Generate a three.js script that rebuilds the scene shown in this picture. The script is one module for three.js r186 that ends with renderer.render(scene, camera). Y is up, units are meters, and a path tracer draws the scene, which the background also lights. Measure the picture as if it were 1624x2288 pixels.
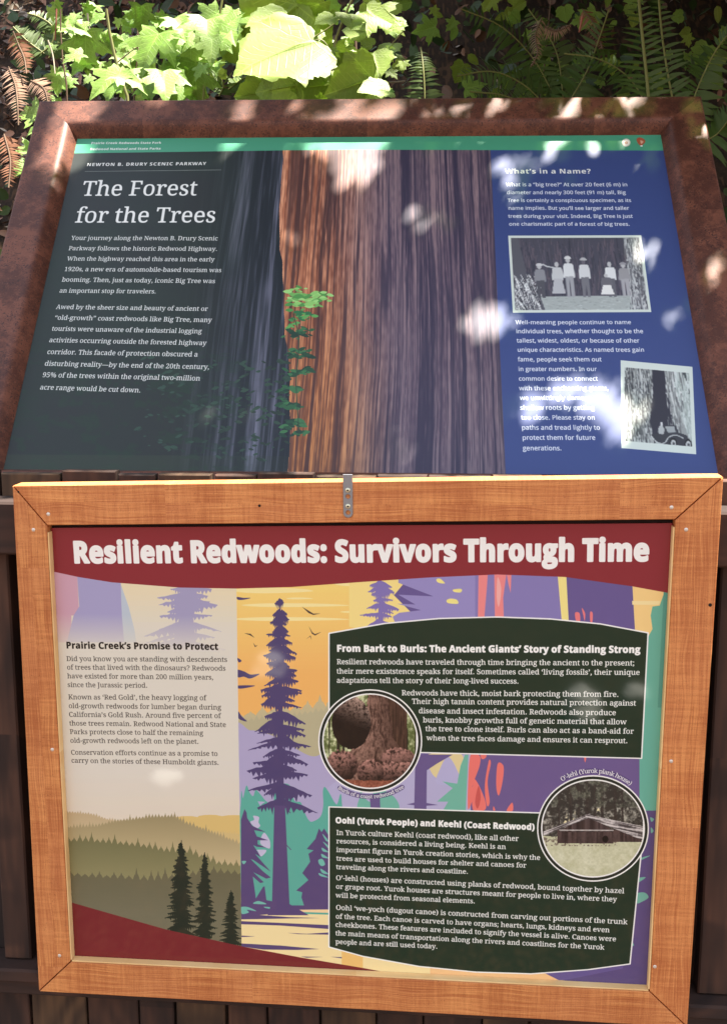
import * as THREE from 'three';
import { mergeGeometries } from 'three/addons/utils/BufferGeometryUtils.js';

// ---------------------------------------------------------------- camera, sky, sun, exposure
const scene = new THREE.Scene();
const F = 2500, CX = 812, CY = 1144;                    // focal length and centre in the units of a 1624 x 2288 picture
const PITCH = 0.17588, ROLL = -0.0017;
const camera = new THREE.PerspectiveCamera(2 * Math.atan(CY / F) * 180 / Math.PI, 1624 / 2288, 0.05, 400);
const EYE = new THREE.Vector3(0, 1.6, 0);
camera.position.copy(EYE);
camera.rotation.set(-PITCH, 0, ROLL, 'XYZ');
camera.updateMatrixWorld(true);

function skyTexture() {
  const w = 128, h = 64, d = new Float32Array(w * h * 4);
  for (let j = 0; j < h; j++) for (let i = 0; i < w; i++) {
    const e = Math.sin(((j + 0.5) / h - 0.5) * Math.PI), o = (j * w + i) * 4;
    const t = Math.pow(Math.max(0, e), 0.55);
    const c = e >= 0 ? [1.08 - 0.48 * t, 1.01 - 0.29 * t, 0.9 + 0.04 * t] : [0.2, 0.19, 0.17];
    d[o] = c[0]; d[o + 1] = c[1]; d[o + 2] = c[2]; d[o + 3] = 1;
  }
  const t = new THREE.DataTexture(d, w, h, THREE.RGBAFormat, THREE.FloatType);
  t.mapping = THREE.EquirectangularReflectionMapping; t.magFilter = t.minFilter = THREE.LinearFilter; t.needsUpdate = true;
  return t;
}
scene.background = skyTexture();
scene.environment = scene.background;
scene.backgroundIntensity = 0.28; scene.environmentIntensity = 0.28;

const SUN = new THREE.Vector3(0.3, 0.93, -0.1).normalize();
const sun = new THREE.DirectionalLight(new THREE.Color(1, 0.94, 0.82), 4.2);
sun.position.copy(SUN).multiplyScalar(12).add(new THREE.Vector3(0, 1, -2.5));
sun.target.position.set(0, 1, -2.5);
sun.castShadow = true; sun.shadow.mapSize.set(4096, 4096); sun.shadow.radius = 1.4;
Object.assign(sun.shadow.camera, { left: -6, right: 6, top: 6, bottom: -6, near: 0.5, far: 30 });
scene.add(sun, sun.target);

const renderer = new THREE.WebGLRenderer({ antialias: true });
renderer.setSize(726, 1024);
renderer.toneMapping = THREE.LinearToneMapping;
renderer.toneMappingExposure = 5.6;
renderer.shadowMap.enabled = true; renderer.shadowMap.type = THREE.PCFSoftShadowMap;

// ---------------------------------------------------------------- helpers
function rng(seed) { let s = seed >>> 0; return () => { s = (s + 0x6d2b79f5) | 0; let t = Math.imul(s ^ (s >>> 15), 1 | s); t = (t + Math.imul(t ^ (t >>> 7), 61 | t)) ^ t; return ((t ^ (t >>> 14)) >>> 0) / 4294967296; }; }
const hash = (x, y, s) => { let h = Math.imul(x | 0, 374761393) ^ Math.imul(y | 0, 668265263) ^ Math.imul(s | 0, 2246822519); h = Math.imul(h ^ (h >>> 13), 1274126177); return ((h ^ (h >>> 16)) >>> 0) / 4294967296; };
function vnoise(x, y, s = 0, px = 0, py = 0) {          // value noise, tiling every px, py cells when given
  const xi = Math.floor(x), yi = Math.floor(y), fx = x - xi, fy = y - yi, u = fx * fx * (3 - 2 * fx), v = fy * fy * (3 - 2 * fy);
  const w = (a, p) => (p ? ((a % p) + p) % p : a);
  const a = hash(w(xi, px), w(yi, py), s), b = hash(w(xi + 1, px), w(yi, py), s), c = hash(w(xi, px), w(yi + 1, py), s), d = hash(w(xi + 1, px), w(yi + 1, py), s);
  return a + (b - a) * u + (c - a) * v + (a - b - c + d) * u * v;
}
const lerp = (a, b, t) => a + (b - a) * t, clamp = (x, a = 0, b = 1) => Math.min(b, Math.max(a, x));
const mix3 = (a, b, t) => [lerp(a[0], b[0], t), lerp(a[1], b[1], t), lerp(a[2], b[2], t)];
const smooth = (a, b, x) => { const t = clamp((x - a) / (b - a)); return t * t * (3 - 2 * t); };

const camM = new THREE.Matrix4().extractRotation(camera.matrixWorld), camI = camera.matrixWorld.clone().invert();
function ray(x, y) { return new THREE.Vector3((x - CX) / F, -(y - CY) / F, -1).applyMatrix4(camM); }       // picture point -> direction
function project(p) { const q = p.clone().applyMatrix4(camI); return [CX + F * q.x / -q.z, CY - F * q.y / -q.z]; }
function atDepth(x, y, depth) { return ray(x, y).multiplyScalar(depth).add(EYE); }
class Plane {                                            // a sign's plane: u to the right, v up the panel, n out of it
  constructor(c, yaw, tilt, roll) {
    this.c = new THREE.Vector3(...c);
    this.m = new THREE.Matrix4().makeRotationY(yaw).multiply(new THREE.Matrix4().makeRotationX(-tilt)).multiply(new THREE.Matrix4().makeRotationZ(roll));
    this.u = new THREE.Vector3(); this.v = new THREE.Vector3(); this.n = new THREE.Vector3();
    this.m.extractBasis(this.u, this.v, this.n);
  }
  uv(x, y, h = 0) { const d = ray(x, y), o = this.c.clone().addScaledVector(this.n, h).sub(EYE), t = o.dot(this.n) / d.dot(this.n), q = d.multiplyScalar(t).sub(o); return [q.dot(this.u), q.dot(this.v)]; }
  at(u, v, h = 0) { return this.c.clone().addScaledVector(this.u, u).addScaledVector(this.v, v).addScaledVector(this.n, h); }
}
const U = new Plane([-0.0012, 1.6 + 0.0504, -2.3051], -0.03014, 0.71722, -0.00387);     // steel framed wayside panel
const L = new Plane([-0.0161, 1.6 - 0.7288, -1.7680], -0.09112, 0, 0.00686);            // wood framed panel

const names = new Map();
function numbered(n) { const k = names.get(n) ?? 0; names.set(n, k + 1); return k ? n + '_' + String(k).padStart(3, '0') : n; }
function thing(name, label, category, pos, group) {
  const o = new THREE.Group(); o.name = numbered(name); o.position.copy(pos); o.userData = { label, category };
  if (group) o.userData.group = group;
  scene.add(o); return o;
}
function part(name, geo, mat, parent, root) {            // geo in world coordinates
  const o = new THREE.Mesh(geo, mat); o.name = name;
  const base = (root ?? parent).position; geo.translate(-base.x, -base.y, -base.z);
  parent.add(o); return o;
}
function structure(name, geo, mat) { const o = new THREE.Mesh(geo, mat); o.name = name; o.userData = { kind: 'structure' }; scene.add(o); return o; }
function geom(pos, uv, idx) {
  const g = new THREE.BufferGeometry(); g.setAttribute('position', new THREE.Float32BufferAttribute(pos, 3)); g.setAttribute('uv', new THREE.Float32BufferAttribute(uv, 2));
  if (idx) g.setIndex(idx); g.computeVertexNormals(); return g;
}
// a slab: polygon (list of [u, v]) on plane P between heights h0 < h1, with a small chamfer c on the front edge; uv in metres turned by the given angle
function slab(P, poly, h0, h1, c = 0, ang = 0, off = [0, 0]) {
  const n = poly.length, pos = [], uv = [], ca = Math.cos(ang), sa = Math.sin(ang);
  let area = 0; for (let i = 0; i < n; i++) { const a = poly[i], b = poly[(i + 1) % n]; area += a[0] * b[1] - b[0] * a[1]; }
  if (area < 0) poly = [...poly].reverse();
  const inset = poly.map((p, i) => {
    const a = poly[(i + n - 1) % n], b = poly[(i + 1) % n], e1 = norm2(p, a), e2 = norm2(p, b), s = Math.max(0.2, Math.abs(e1[0] * e2[1] - e1[1] * e2[0]));
    return [p[0] + (e1[0] + e2[0]) * c / s, p[1] + (e1[1] + e2[1]) * c / s];
  });
  const put = (q, h, t) => { const w = P.at(q[0], q[1], h); pos.push(w.x, w.y, w.z); uv.push(...t); };
  const map = (q) => [q[0] * ca + q[1] * sa + off[0], -q[0] * sa + q[1] * ca + off[1]];
  const quad = (a, ha, b, hb, d, hd, e, he) => { for (const [q, h] of [[a, ha], [b, hb], [d, hd], [a, ha], [d, hd], [e, he]]) { const m = map(q); put(q, h, [m[0], m[1] + (h1 - h) * 0.7]); } };
  for (const tri of THREE.ShapeUtils.triangulateShape(inset.map((p) => new THREE.Vector2(...p)), [])) for (const k of tri) put(inset[k], h1, map(inset[k]));
  for (const tri of THREE.ShapeUtils.triangulateShape(poly.map((p) => new THREE.Vector2(...p)), [])) for (const k of [...tri].reverse()) put(poly[k], h0, map(poly[k]));
  for (let i = 0; i < n; i++) { const j = (i + 1) % n; quad(poly[i], h0, poly[j], h0, poly[j], h1 - c, poly[i], h1 - c); if (c) quad(poly[i], h1 - c, poly[j], h1 - c, inset[j], h1, inset[i], h1); }
  return geom(pos, uv);
}
function norm2(a, b) { const x = b[0] - a[0], y = b[1] - a[1], l = Math.hypot(x, y) || 1; return [x / l, y / l]; }
function canvas(w, h) { const c = document.createElement('canvas'); c.width = w; c.height = h; return [c, c.getContext('2d')]; }
function canvasTexture(c, srgb = true, repeat = false) {
  const t = new THREE.CanvasTexture(c); if (srgb) t.colorSpace = THREE.SRGBColorSpace; t.magFilter = THREE.LinearFilter;
  if (repeat) t.wrapS = t.wrapT = THREE.RepeatWrapping; return t;
}
function pixelTexture(w, h, fn, srgb = true) {           // fn(x, y) -> [r, g, b] 0..255
  const d = new Uint8Array(w * h * 4);
  for (let y = 0; y < h; y++) for (let x = 0; x < w; x++) { const c = fn(x, y), o = (y * w + x) * 4; d[o] = clamp(c[0], 0, 255); d[o + 1] = clamp(c[1], 0, 255); d[o + 2] = clamp(c[2], 0, 255); d[o + 3] = 255; }
  const t = new THREE.DataTexture(d, w, h); if (srgb) t.colorSpace = THREE.SRGBColorSpace;
  t.wrapS = t.wrapT = THREE.RepeatWrapping; t.magFilter = t.minFilter = THREE.LinearFilter; t.needsUpdate = true; return t;
}
const rgb = (c) => `rgb(${c.map((v) => Math.round(v)).join(',')})`;

// zoom windows used to read positions off the photograph: window number -> picture units
const ZK = 1.99667, ZO = { 0: [0, 0, 1], 1: [0, 0], 2: [810.66, 0], 3: [0, 500.5], 4: [810.66, 500.5], 5: [0, 1054.7], 6: [810.66, 1054.7], 7: [0, 1590.9], 8: [810.66, 1590.9] };
const z = (k, x, y) => k === 0 ? [x, y] : [ZO[k][0] + x / ZK, ZO[k][1] + y / ZK];

// a print: a canvas laid out in metres on a panel
class Print {
  constructor(P, quad, width) {
    this.P = P;
    this.u0 = Math.min(...quad.map((q) => q[0])); this.u1 = Math.max(...quad.map((q) => q[0])); this.v0 = Math.min(...quad.map((q) => q[1])); this.v1 = Math.max(...quad.map((q) => q[1]));
    this.w = width; this.s = width / (this.u1 - this.u0); this.h = Math.round((this.v1 - this.v0) * this.s);
    [this.c, this.x] = canvas(this.w, this.h);
  }
  pt(p) { const [u, v] = this.P.uv(p[0], p[1]); return [(u - this.u0) * this.s, (this.v1 - v) * this.s]; }
  path(pts, closed = true, soft = false) {
    const x = this.x, q = pts.map((p) => this.pt(p)), n = q.length; x.beginPath();
    if (!soft) { q.forEach((p, i) => i ? x.lineTo(...p) : x.moveTo(...p)); if (closed) x.closePath(); return; }
    const g = (i) => closed ? q[(i + n) % n] : q[clamp(i, 0, n - 1)];
    x.moveTo(...q[0]);
    for (let i = 0; i < (closed ? n : n - 1); i++) { const a = g(i - 1), b = g(i), c = g(i + 1), d = g(i + 2); x.bezierCurveTo(b[0] + (c[0] - a[0]) / 6, b[1] + (c[1] - a[1]) / 6, c[0] - (d[0] - b[0]) / 6, c[1] - (d[1] - b[1]) / 6, c[0], c[1]); }
    if (closed) x.closePath();
  }
  fill(pts, color, soft = false) { this.path(pts, true, soft); this.x.fillStyle = color; this.x.fill(); }
  line(pts, color, wD, soft = false, closed = false) { this.path(pts, closed, soft); this.x.strokeStyle = color; this.x.lineWidth = wD * this.unit; this.x.lineJoin = 'round'; this.x.stroke(); }
  get unit() { return this._u ??= Math.hypot(...this.pt([812, this.mid]).map((v, i) => v - this.pt([813, this.mid])[i])); }
  soften(f) {                                              // printed photographs are softer than drawn edges: resample the clipped area
    const w = Math.round(this.w / f), h = Math.round(this.h / f), [c, x] = canvas(w, h); x.drawImage(this.c, 0, 0, w, h); this.x.imageSmoothingEnabled = true; this.x.imageSmoothingQuality = 'high'; this.x.drawImage(c, 0, 0, this.w, this.h);
  }
  pixels(a, b, d, n, fn) {                                 // a square picture computed per pixel, corners a (top left), b (top right), d (bottom left)
    const [c, x] = canvas(n, n), im = x.createImageData(n, n);
    for (let j = 0; j < n; j++) for (let i = 0; i < n; i++) { const q = fn((i + 0.5) / n * 2 - 1, (j + 0.5) / n * 2 - 1), o = (j * n + i) * 4; im.data[o] = clamp(q[0], 0, 255); im.data[o + 1] = clamp(q[1], 0, 255); im.data[o + 2] = clamp(q[2], 0, 255); im.data[o + 3] = 255; }
    x.putImageData(im, 0, 0); const A = this.pt(a), B = this.pt(b), E = this.pt(d); this.x.save(); this.x.transform((B[0] - A[0]) / n, (B[1] - A[1]) / n, (E[0] - A[0]) / n, (E[1] - A[1]) / n, A[0], A[1]); this.x.drawImage(c, 0, 0); this.x.restore();
  }
  text(a, b, str, font, color, { bold = 0, tall = 1, space = 0 } = {}) {      // baseline from a to b
    const x = this.x, p = this.pt(a), q = this.pt(b), len = Math.hypot(q[0] - p[0], q[1] - p[1]), ang = Math.atan2(q[1] - p[1], q[0] - p[0]);
    x.font = font.replace('#', '100'); const w = x.measureText(str).width + space * 100 * (str.length - 1), k = len / w;
    x.save(); x.translate(...p); x.rotate(ang); x.scale(k, k * tall); x.fillStyle = x.strokeStyle = color; x.lineWidth = bold * 100; x.lineJoin = 'round';
    const draw = (s, dx) => { x.fillText(s, dx, 0); if (bold) x.strokeText(s, dx, 0); };
    if (space) { let dx = 0; for (const ch of str) { draw(ch, dx); dx += x.measureText(ch).width + space * 100; } } else draw(str, 0);
    x.restore();
  }
}

// ---------------------------------------------------------------- the ground and the bank
const fenceZ = (x) => -1.86 + x * 0.0914;                // the plank wall's back, slightly turned
function groundHeight(x, d) {                            // d: metres behind the plank wall
  if (d < 0.02) return 0;
  const n = (vnoise(x * 1.3 + 40, d * 1.3, 3) - 0.5) * 0.22 + (vnoise(x * 4 + 9, d * 4, 5) - 0.5) * 0.07;
  const rise = d < 0.7 ? 0 : (d - 0.7) * 1.02;
  const far = rise > 6 ? 6 + 24 * (1 - Math.exp(-(rise - 6) / 40)) : rise;
  return 0.86 + far + n * smooth(0.1, 0.8, d);
}
{
  const xs = [], ds = [], span = (arr, a, b, s) => { for (let v = a; v < b - 1e-6; v += s) arr.push(v); };
  span(xs, -90, -20, 10); span(xs, -20, -4, 2); span(xs, -4, 4, 0.16); span(xs, 4, 20, 2); span(xs, 20, 91, 10);
  span(ds, -90, -10, 10); span(ds, -10, 0, 1); ds.push(-0.001, 0.021); span(ds, 0.1, 5, 0.14); span(ds, 5, 12, 0.8); span(ds, 12, 120, 9);
  const pos = [], uv = [], idx = [], nx = xs.length;
  for (const d of ds) for (const x of xs) { pos.push(x, groundHeight(x, d), fenceZ(clamp(x, -8, 8)) - d); uv.push(x, d); }
  for (let j = 0; j < ds.length - 1; j++) for (let i = 0; i < nx - 1; i++) { const a = j * nx + i, b = a + 1, c = a + nx, e = c + 1; idx.push(a, b, e, a, e, c); }
  const soil = pixelTexture(512, 512, (x, y) => {
    const n = vnoise(x / 8, y / 8, 11, 64, 64) * 0.5 + vnoise(x / 2, y / 2, 12, 256, 256) * 0.5, m = vnoise(x / 50, y / 50, 13, 0, 0), k = smooth(0.55, 0.8, vnoise(x / 4, y / 9, 14, 128, 0));
    return mix3(mix3([30, 21, 15], [70, 50, 36], n), [104, 74, 52], k * 0.6 + m * 0.1);
  });
  structure('ground', geom(pos, uv, idx), new THREE.MeshStandardMaterial({ map: soil, bumpMap: soil, bumpScale: 0.01, roughness: 0.95 }));
}

// ---------------------------------------------------------------- shared materials
const weatheredWood = (seed, base, dark) => pixelTexture(256, 1024, (x, y) => {
  const g = vnoise(x / 5 + vnoise(x / 40, y / 160, seed) * 6, y / 140, seed + 1) * 0.6 + vnoise(x / 1.6, y / 60, seed + 2) * 0.4, st = smooth(0.6, 0.85, vnoise(x / 30, y / 70, seed + 3));
  return mix3(mix3(dark, base, g), dark, st * 0.5);
});
const plankMats = [0, 1, 2].map((k) => { const t = weatheredWood(21 + k * 7, [[96, 64, 48], [82, 54, 42], [106, 78, 54]][k], [[40, 26, 21], [34, 23, 20], [48, 34, 25]][k]); return new THREE.MeshStandardMaterial({ map: t, bumpMap: t, bumpScale: 0.002, roughness: 0.85 }); });

// sawn redwood of the sign's frame: grain along u, saw marks across it
function sawn(seed, tint) {
  const f = (x, y) => {
    const wob = vnoise(x / 200, y / 60, seed) * 10, grain = vnoise(x / 260, y / 4.5 + wob * 0.5, seed + 1) * 0.65 + vnoise(x / 70, y / 1.6 + wob * 0.3, seed + 2) * 0.35;
    const saw = vnoise(x / 2.6, y / 60 + 5, seed + 3) * 0.55 + vnoise(x / 1.2, y / 14, seed + 4) * 0.45, band = vnoise(x / 170 + 3, y / 130, seed + 5) * 0.6 + vnoise(x / 11, y / 200, seed + 8) * 0.4, blotch = vnoise(x / 260, y / 110, seed + 6), fleck = smooth(0.8, 0.96, vnoise(x / 3, y / 3, seed + 7));
    return [grain, saw, band, blotch, fleck];
  };
  const map = pixelTexture(2048, 256, (x, y) => {
    const [g, s, b, bl, fl] = f(x, y), t = 0.46 * g + 0.2 * s + 0.34 * b;
    const c = mix3([176, 96, 46], [240, 164, 96], smooth(0.15, 0.85, t));
    const d = mix3(c, [204, 126, 78], bl * 0.45); return [d[0] * tint * (1 - fl * 0.16), d[1] * tint * (1 - fl * 0.2), d[2] * tint * (1 - fl * 0.22)];
  });
  const bump = pixelTexture(2048, 256, (x, y) => { const [g, s] = f(x, y), v = (g * 0.6 + s * 0.4) * 255; return [v, v, v]; }, false);
  for (const t of [map, bump]) t.repeat.set(1 / 0.72, 1 / 0.09);
  return new THREE.MeshStandardMaterial({ map, bumpMap: bump, bumpScale: 0.0008, roughness: 0.68 });
}
const sawnMats = [sawn(61, 1.0), sawn(83, 0.97)];
const zinc = new THREE.MeshStandardMaterial({ color: 0x9a9ba0, metalness: 0.85, roughness: 0.42 });
const screwMetal = new THREE.MeshStandardMaterial({ color: 0xd9d3b8, metalness: 0.8, roughness: 0.3 });
const nailMetal = new THREE.MeshStandardMaterial({ color: 0xe2d8cc, metalness: 0.55, roughness: 0.35 });
const darkHole = new THREE.MeshStandardMaterial({ color: 0x1a120d, roughness: 0.9 });

// ---------------------------------------------------------------- plank wall behind the wood framed sign
{
  const W = new Plane([L.c.x, L.c.y, L.c.z], -0.09112, 0, 0), back = -0.082;
  const top = W.uv(812, 1059, back)[1], bottom = -L.c.y + 0.0;
  const wall = thing('plank_wall', 'low dark brown plank wall carrying the wood framed panel', 'fence', W.at(0, bottom, back));
  const r = rng(5); let u = -1.3, k = 0;
  while (u < 1.3) {
    const w = 0.062 + r() * 0.05, gap = 0.003 + r() * 0.004, t = top - r() * 0.006;
    part('plank', slab(W, [[u, bottom], [u + w, bottom], [u + w, t], [u, t]], back - 0.02 - r() * 0.004, back - r() * 0.004, 0.002, 0, [r() * 3, r() * 3]), plankMats[k++ % 3], wall); u += w + gap;
  }
  // rails on the front of the planks, which the sign is fixed to
  const vTop = W.uv(120, 2172, -0.014)[1];
  const rail = (v0, v1, h1, c) => part('rail', slab(W, [[-1.3, v0], [1.3, v0], [1.3, v1], [-1.3, v1]], back + 0.001, h1, c, Math.PI / 2), plankMats[1], wall);
  rail(vTop - 0.026, vTop, -0.014, 0.004); rail(vTop - 0.06, vTop - 0.029, -0.03, 0.004);
  rail(0.33, 0.42, -0.016, 0.004);
  // an upright batten beside the sign
  const bu = W.uv(42, 1700, -0.04)[0];
  part('batten', slab(W, [[bu - 0.05, vTop + 0.002], [bu, vTop + 0.002], [bu, 0.327], [bu - 0.05, 0.327]], back + 0.001, -0.045, 0.003, 0), plankMats[0], wall);
  const bv = W.uv(1588, 1700, -0.04)[0];
  part('batten', slab(W, [[bv, vTop + 0.002], [bv + 0.06, vTop + 0.002], [bv + 0.06, 0.327], [bv, 0.327]], back + 0.001, -0.045, 0.003, 0), plankMats[0], wall);
}

// ---------------------------------------------------------------- lower print
const lowQuad = [[129, 1320], [1680, 1308], [1619, 2465], [185, 2392]].map(([x, y]) => L.uv(x / 1.11884, y / 1.11884));    // TL TR BR BL
const SERIF = '#px serif', SERIFB = 'bold #px serif', SANS = '#px sans-serif', SANSB = 'bold #px sans-serif';
function lowerPrint() {
  const p = new Print(L, lowQuad, 2048); p.mid = 1700; const x = p.x;
  x.fillStyle = '#f6c877'; x.fillRect(0, 0, p.w, p.h);
  const cr = rng(31);
  const all = (y0, y1, col) => p.fill([[60, y0], [1560, y0], [1560, y1], [60, y1]], col);
  // sky: flat printed bands
  for (let i = 0; i < 40; i++) { const t = i / 39, y = 1270 + i * 9; all(y, y + 10, rgb(mix3([252, 224, 128], [247, 186, 104], Math.min(1, t * 1.5)))); }
  const streak = (x0, x1, y, h, c) => p.fill([[x0, y], [lerp(x0, x1, 0.25), y - h], [lerp(x0, x1, 0.75), y - h * 0.8], [x1, y + h * 0.3], [lerp(x0, x1, 0.6), y + h], [lerp(x0, x1, 0.2), y + h]], c, true);
  for (const [a, b, y, h] of [[520, 700, 1319, 6], [740, 880, 1302, 7], [540, 780, 1352, 4], [800, 900, 1340, 5], [520, 780, 1383, 4], [760, 900, 1367, 3], [640, 700, 1337, 2]]) streak(a, b, y, h, '#fdeaa2');
  // far grey green wood with pointed tops
  const ridge = (pts, col, h, step, seed, base, mist) => {
    const r = rng(seed), out = []; 
    for (let i = 0; i < pts.length - 1; i++) { const [xa, ya] = pts[i], [xb, yb] = pts[i + 1], n = Math.max(1, Math.round((xb - xa) / step));
      for (let k = 0; k < n; k++) { const xx = lerp(xa, xb, k / n), yy = lerp(ya, yb, k / n), s = (xb - xa) / n, hh = h * (0.25 + 1.1 * r() * r()); out.push([xx, yy + 2], [xx + s * 0.28, yy - hh * 0.4], [xx + s * 0.34, yy - hh * 0.36], [xx + s * 0.5, yy - hh], [xx + s * 0.66, yy - hh * 0.36], [xx + s * 0.72, yy - hh * 0.4], [xx + s * 0.95, yy + 2]); } }
    let ink = col; if (mist) { const y0 = p.pt([300, Math.min(...pts.map((q) => q[1]))])[1], y1 = p.pt([300, Math.min(...pts.map((q) => q[1])) + 95])[1]; ink = x.createLinearGradient(0, y0, 0, y1); ink.addColorStop(0, col); ink.addColorStop(1, mist); }
    p.fill([...out, pts[pts.length - 1], [pts[pts.length - 1][0], base], [pts[0][0], base]], ink);
  };
  ridge([[520, 1600], [600, 1590], [700, 1578], [760, 1560]], '#c9bb90', 26, 26, 3, 1800);
  ridge([[520, 1612], [640, 1600], [760, 1580]], '#bdb48f', 16, 12, 4, 1800);
  p.fill([[520, 1642], [560, 1632], [600, 1640], [640, 1660], [700, 1690], [745, 1668], [780, 1690], [860, 1700], [980, 1660], [1060, 1700], [1060, 1960], [520, 1960]], '#b3aacb', true);
  // right hand background: violet trunks, yellow and teal
  p.fill([[880, 1270], [1500, 1290], [1520, 2190], [880, 2190]], '#695a92');
  p.fill([[780, 1270], [910, 1270], [905, 1300], [880, 1330], [920, 1370], [890, 1400], [820, 1410], [780, 1400]], '#fbe28e');
  const z3 = (a, b) => [(800 + a / 3.53) / 1.11884, (1420 + b / 3.53) / 1.11884];
  p.fill([z3(690, 90), z3(1400, 40), z3(1400, 430), z3(660, 480), z3(640, 430), z3(700, 395), z3(890, 372), z3(680, 315), z3(840, 322), z3(690, 235), z3(1000, 250), z3(690, 130)], '#9a90c4');
  for (const q of [[[1025, 100], [1060, 95], [1100, 135], [1040, 128]], [[1175, 190], [1245, 185], [1240, 215], [1180, 210]], [[1115, 285], [1150, 270], [1205, 280], [1215, 315], [1130, 310]]]) p.fill(q.map((v) => z3(...v)), '#f8e98e', true);
  p.fill([z(6, 500, 440), z(6, 900, 455), z(6, 930, 670), z(6, 500, 660)], '#8a7fb6');
  p.fill([z(6, 905, 455), z(6, 1200, 490), z(6, 1215, 720), z(6, 915, 690)], '#6a5b92');
  p.fill([z(6, 867, 455), z(6, 906, 458), z(6, 918, 690), z(6, 888, 690)], '#f9e790');
  for (const q of [[[515, 450], [557, 450], [552, 520], [540, 660], [512, 660]], [[585, 450], [640, 450], [625, 560], [628, 660], [588, 660]], [[640, 450], [662, 450], [658, 540], [648, 500]]]) p.fill(q.map((v) => z(6, ...v)), '#f28d8b');
  p.fill([[600, 470], [616, 520], [606, 600], [596, 560]].map((v) => z(6, ...v)), '#f7b3ab', true);
  for (const q of [[[945, 628], [965, 630], [967, 668], [950, 664]], [[975, 606], [990, 630], [988, 664], [982, 640]], [[1012, 625], [1024, 630], [1022, 672], [1013, 668]]]) p.fill(q.map((v) => z(6, ...v)), '#ee7f80', true);
  p.fill([z(6, 1199, 480), z(6, 1400, 500), z(6, 1400, 760), z(6, 1213, 720)], '#fad48b');
  p.fill([z(6, 1199, 575), z(6, 1325, 575), z(6, 1320, 592), z(6, 1200, 592)], '#fbe3a4');
  p.fill([[1345, 530], [1420, 540], [1420, 1120], [1250, 1120], [1268, 740], [1290, 700], [1282, 640], [1290, 600], [1322, 596]].map((v) => z(6, ...v)), '#6bb39c');
  p.fill([[1340, 530], [1420, 540], [1400, 1120], [1310, 1120]].map((v) => z(6, ...v)), '#5aa08f');
  p.fill([z(8, 1230, -20), z(8, 1400, -20), z(8, 1400, 440), z(8, 1230, 440)], '#6bb49e');
  p.fill([z(8, 470, 170), z(8, 1232, 190), z(8, 1232, 470), z(8, 440, 460)], '#6f5c8e');
  // middle strip between the two text blocks
  p.fill([z(8, 40, 190), z(8, 480, 190), z(8, 480, 450), z(8, -160, 450), z(8, -160, 340)], '#b8b2d2');
  p.fill([z(8, 290, 190), z(8, 440, 190), z(8, 425, 300), z(8, 340, 300), z(8, 300, 260)], '#e6d39b', true);
  p.fill([z(8, 380, 200), z(8, 420, 260), z(8, 430, 320), z(8, 330, 320), z(8, 345, 250)], '#b9b4d6', true);
  p.fill([z(8, 470, 190), z(8, 458, 440), z(8, 350, 450), z(8, 380, 400), z(8, 330, 400), z(8, 400, 340), z(8, 355, 310), z(8, 420, 320), z(8, 435, 240), z(8, 455, 190)], '#74b9a1');
  p.fill([z(8, 235, 190), z(8, 400, 190), z(8, 330, 230), z(8, 285, 260), z(8, 283, 440), z(8, 228, 440), z(8, 232, 270)], '#6a5a8b');
  p.fill([z(8, 195, 412), z(8, 250, 400), z(8, 335, 415), z(8, 260, 420)], '#6a5a8b');
  p.fill([z(7, 1624, 330), z(7, 1600, 440), z(8, 150, 440), z(8, 140, 380), z(8, 60, 340), z(8, 30, 400), z(8, -30, 330)], '#74b9a4', true);
  p.fill([z(8, 30, 370), z(8, 75, 360), z(8, 78, 440), z(8, 35, 440)], '#6a5a8b');
  for (const q of [[[480, 190], [520, 195], [520, 240], [488, 330], [500, 350], [470, 435], [468, 330]], [[495, 300], [540, 380], [545, 435], [490, 435]], [[560, 220], [570, 230], [556, 310], [565, 400], [552, 416], [543, 330]], [[600, 232], [626, 240], [624, 300], [606, 372], [594, 330]], [[665, 404], [668, 440], [640, 440]], [[525, 190], [550, 192], [545, 206], [530, 210]], [[582, 420], [590, 438], [580, 438]], [[985, 200], [995, 202], [990, 225]]]) p.fill(q.map((v) => z(8, ...v)), '#f17a70', true);
  p.fill([[515, 330], [525, 380], [512, 430], [500, 400]].map((v) => z(8, ...v)), '#cf5a55', true);
  // teal forest floor in the middle
  const z2b = (a, b) => [(570 + a / 4.576) / 1.11884, (1940 + b / 4.576) / 1.11884];
  p.fill([[150, 270], [175, 250], [212, 110], [250, 190], [290, 230], [320, 160], [380, 220], [440, 290], [520, 320], [540, 120], [700, 100], [760, 280], [830, 300], [870, 400], [920, 500], [970, 520], [1060, 460], [1090, 330], [1085, 180], [1105, 125], [1150, 180], [1240, 325], [1300, 280], [1300, 1500], [150, 1600]].map((v) => z2b(...v)), '#5fb19e', true);
  p.fill([[340, 290], [430, 295], [390, 320], [370, 345]].map((v) => z2b(...v)), '#b8b2d2');
  for (const q of [[[290, 455], [355, 470], [350, 530], [370, 570], [330, 600], [290, 570], [255, 525], [300, 500]], [[410, 650], [470, 720], [485, 780], [470, 830], [370, 770]], [[330, 845], [440, 850], [380, 920], [340, 860]]]) p.fill(q.map((v) => z2b(...v)), '#c9c2da', true);
  const vio = '#5b4a78', vtx = (q, soft = true) => p.fill(q.map((v) => z2b(...v)), vio, soft);
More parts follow.
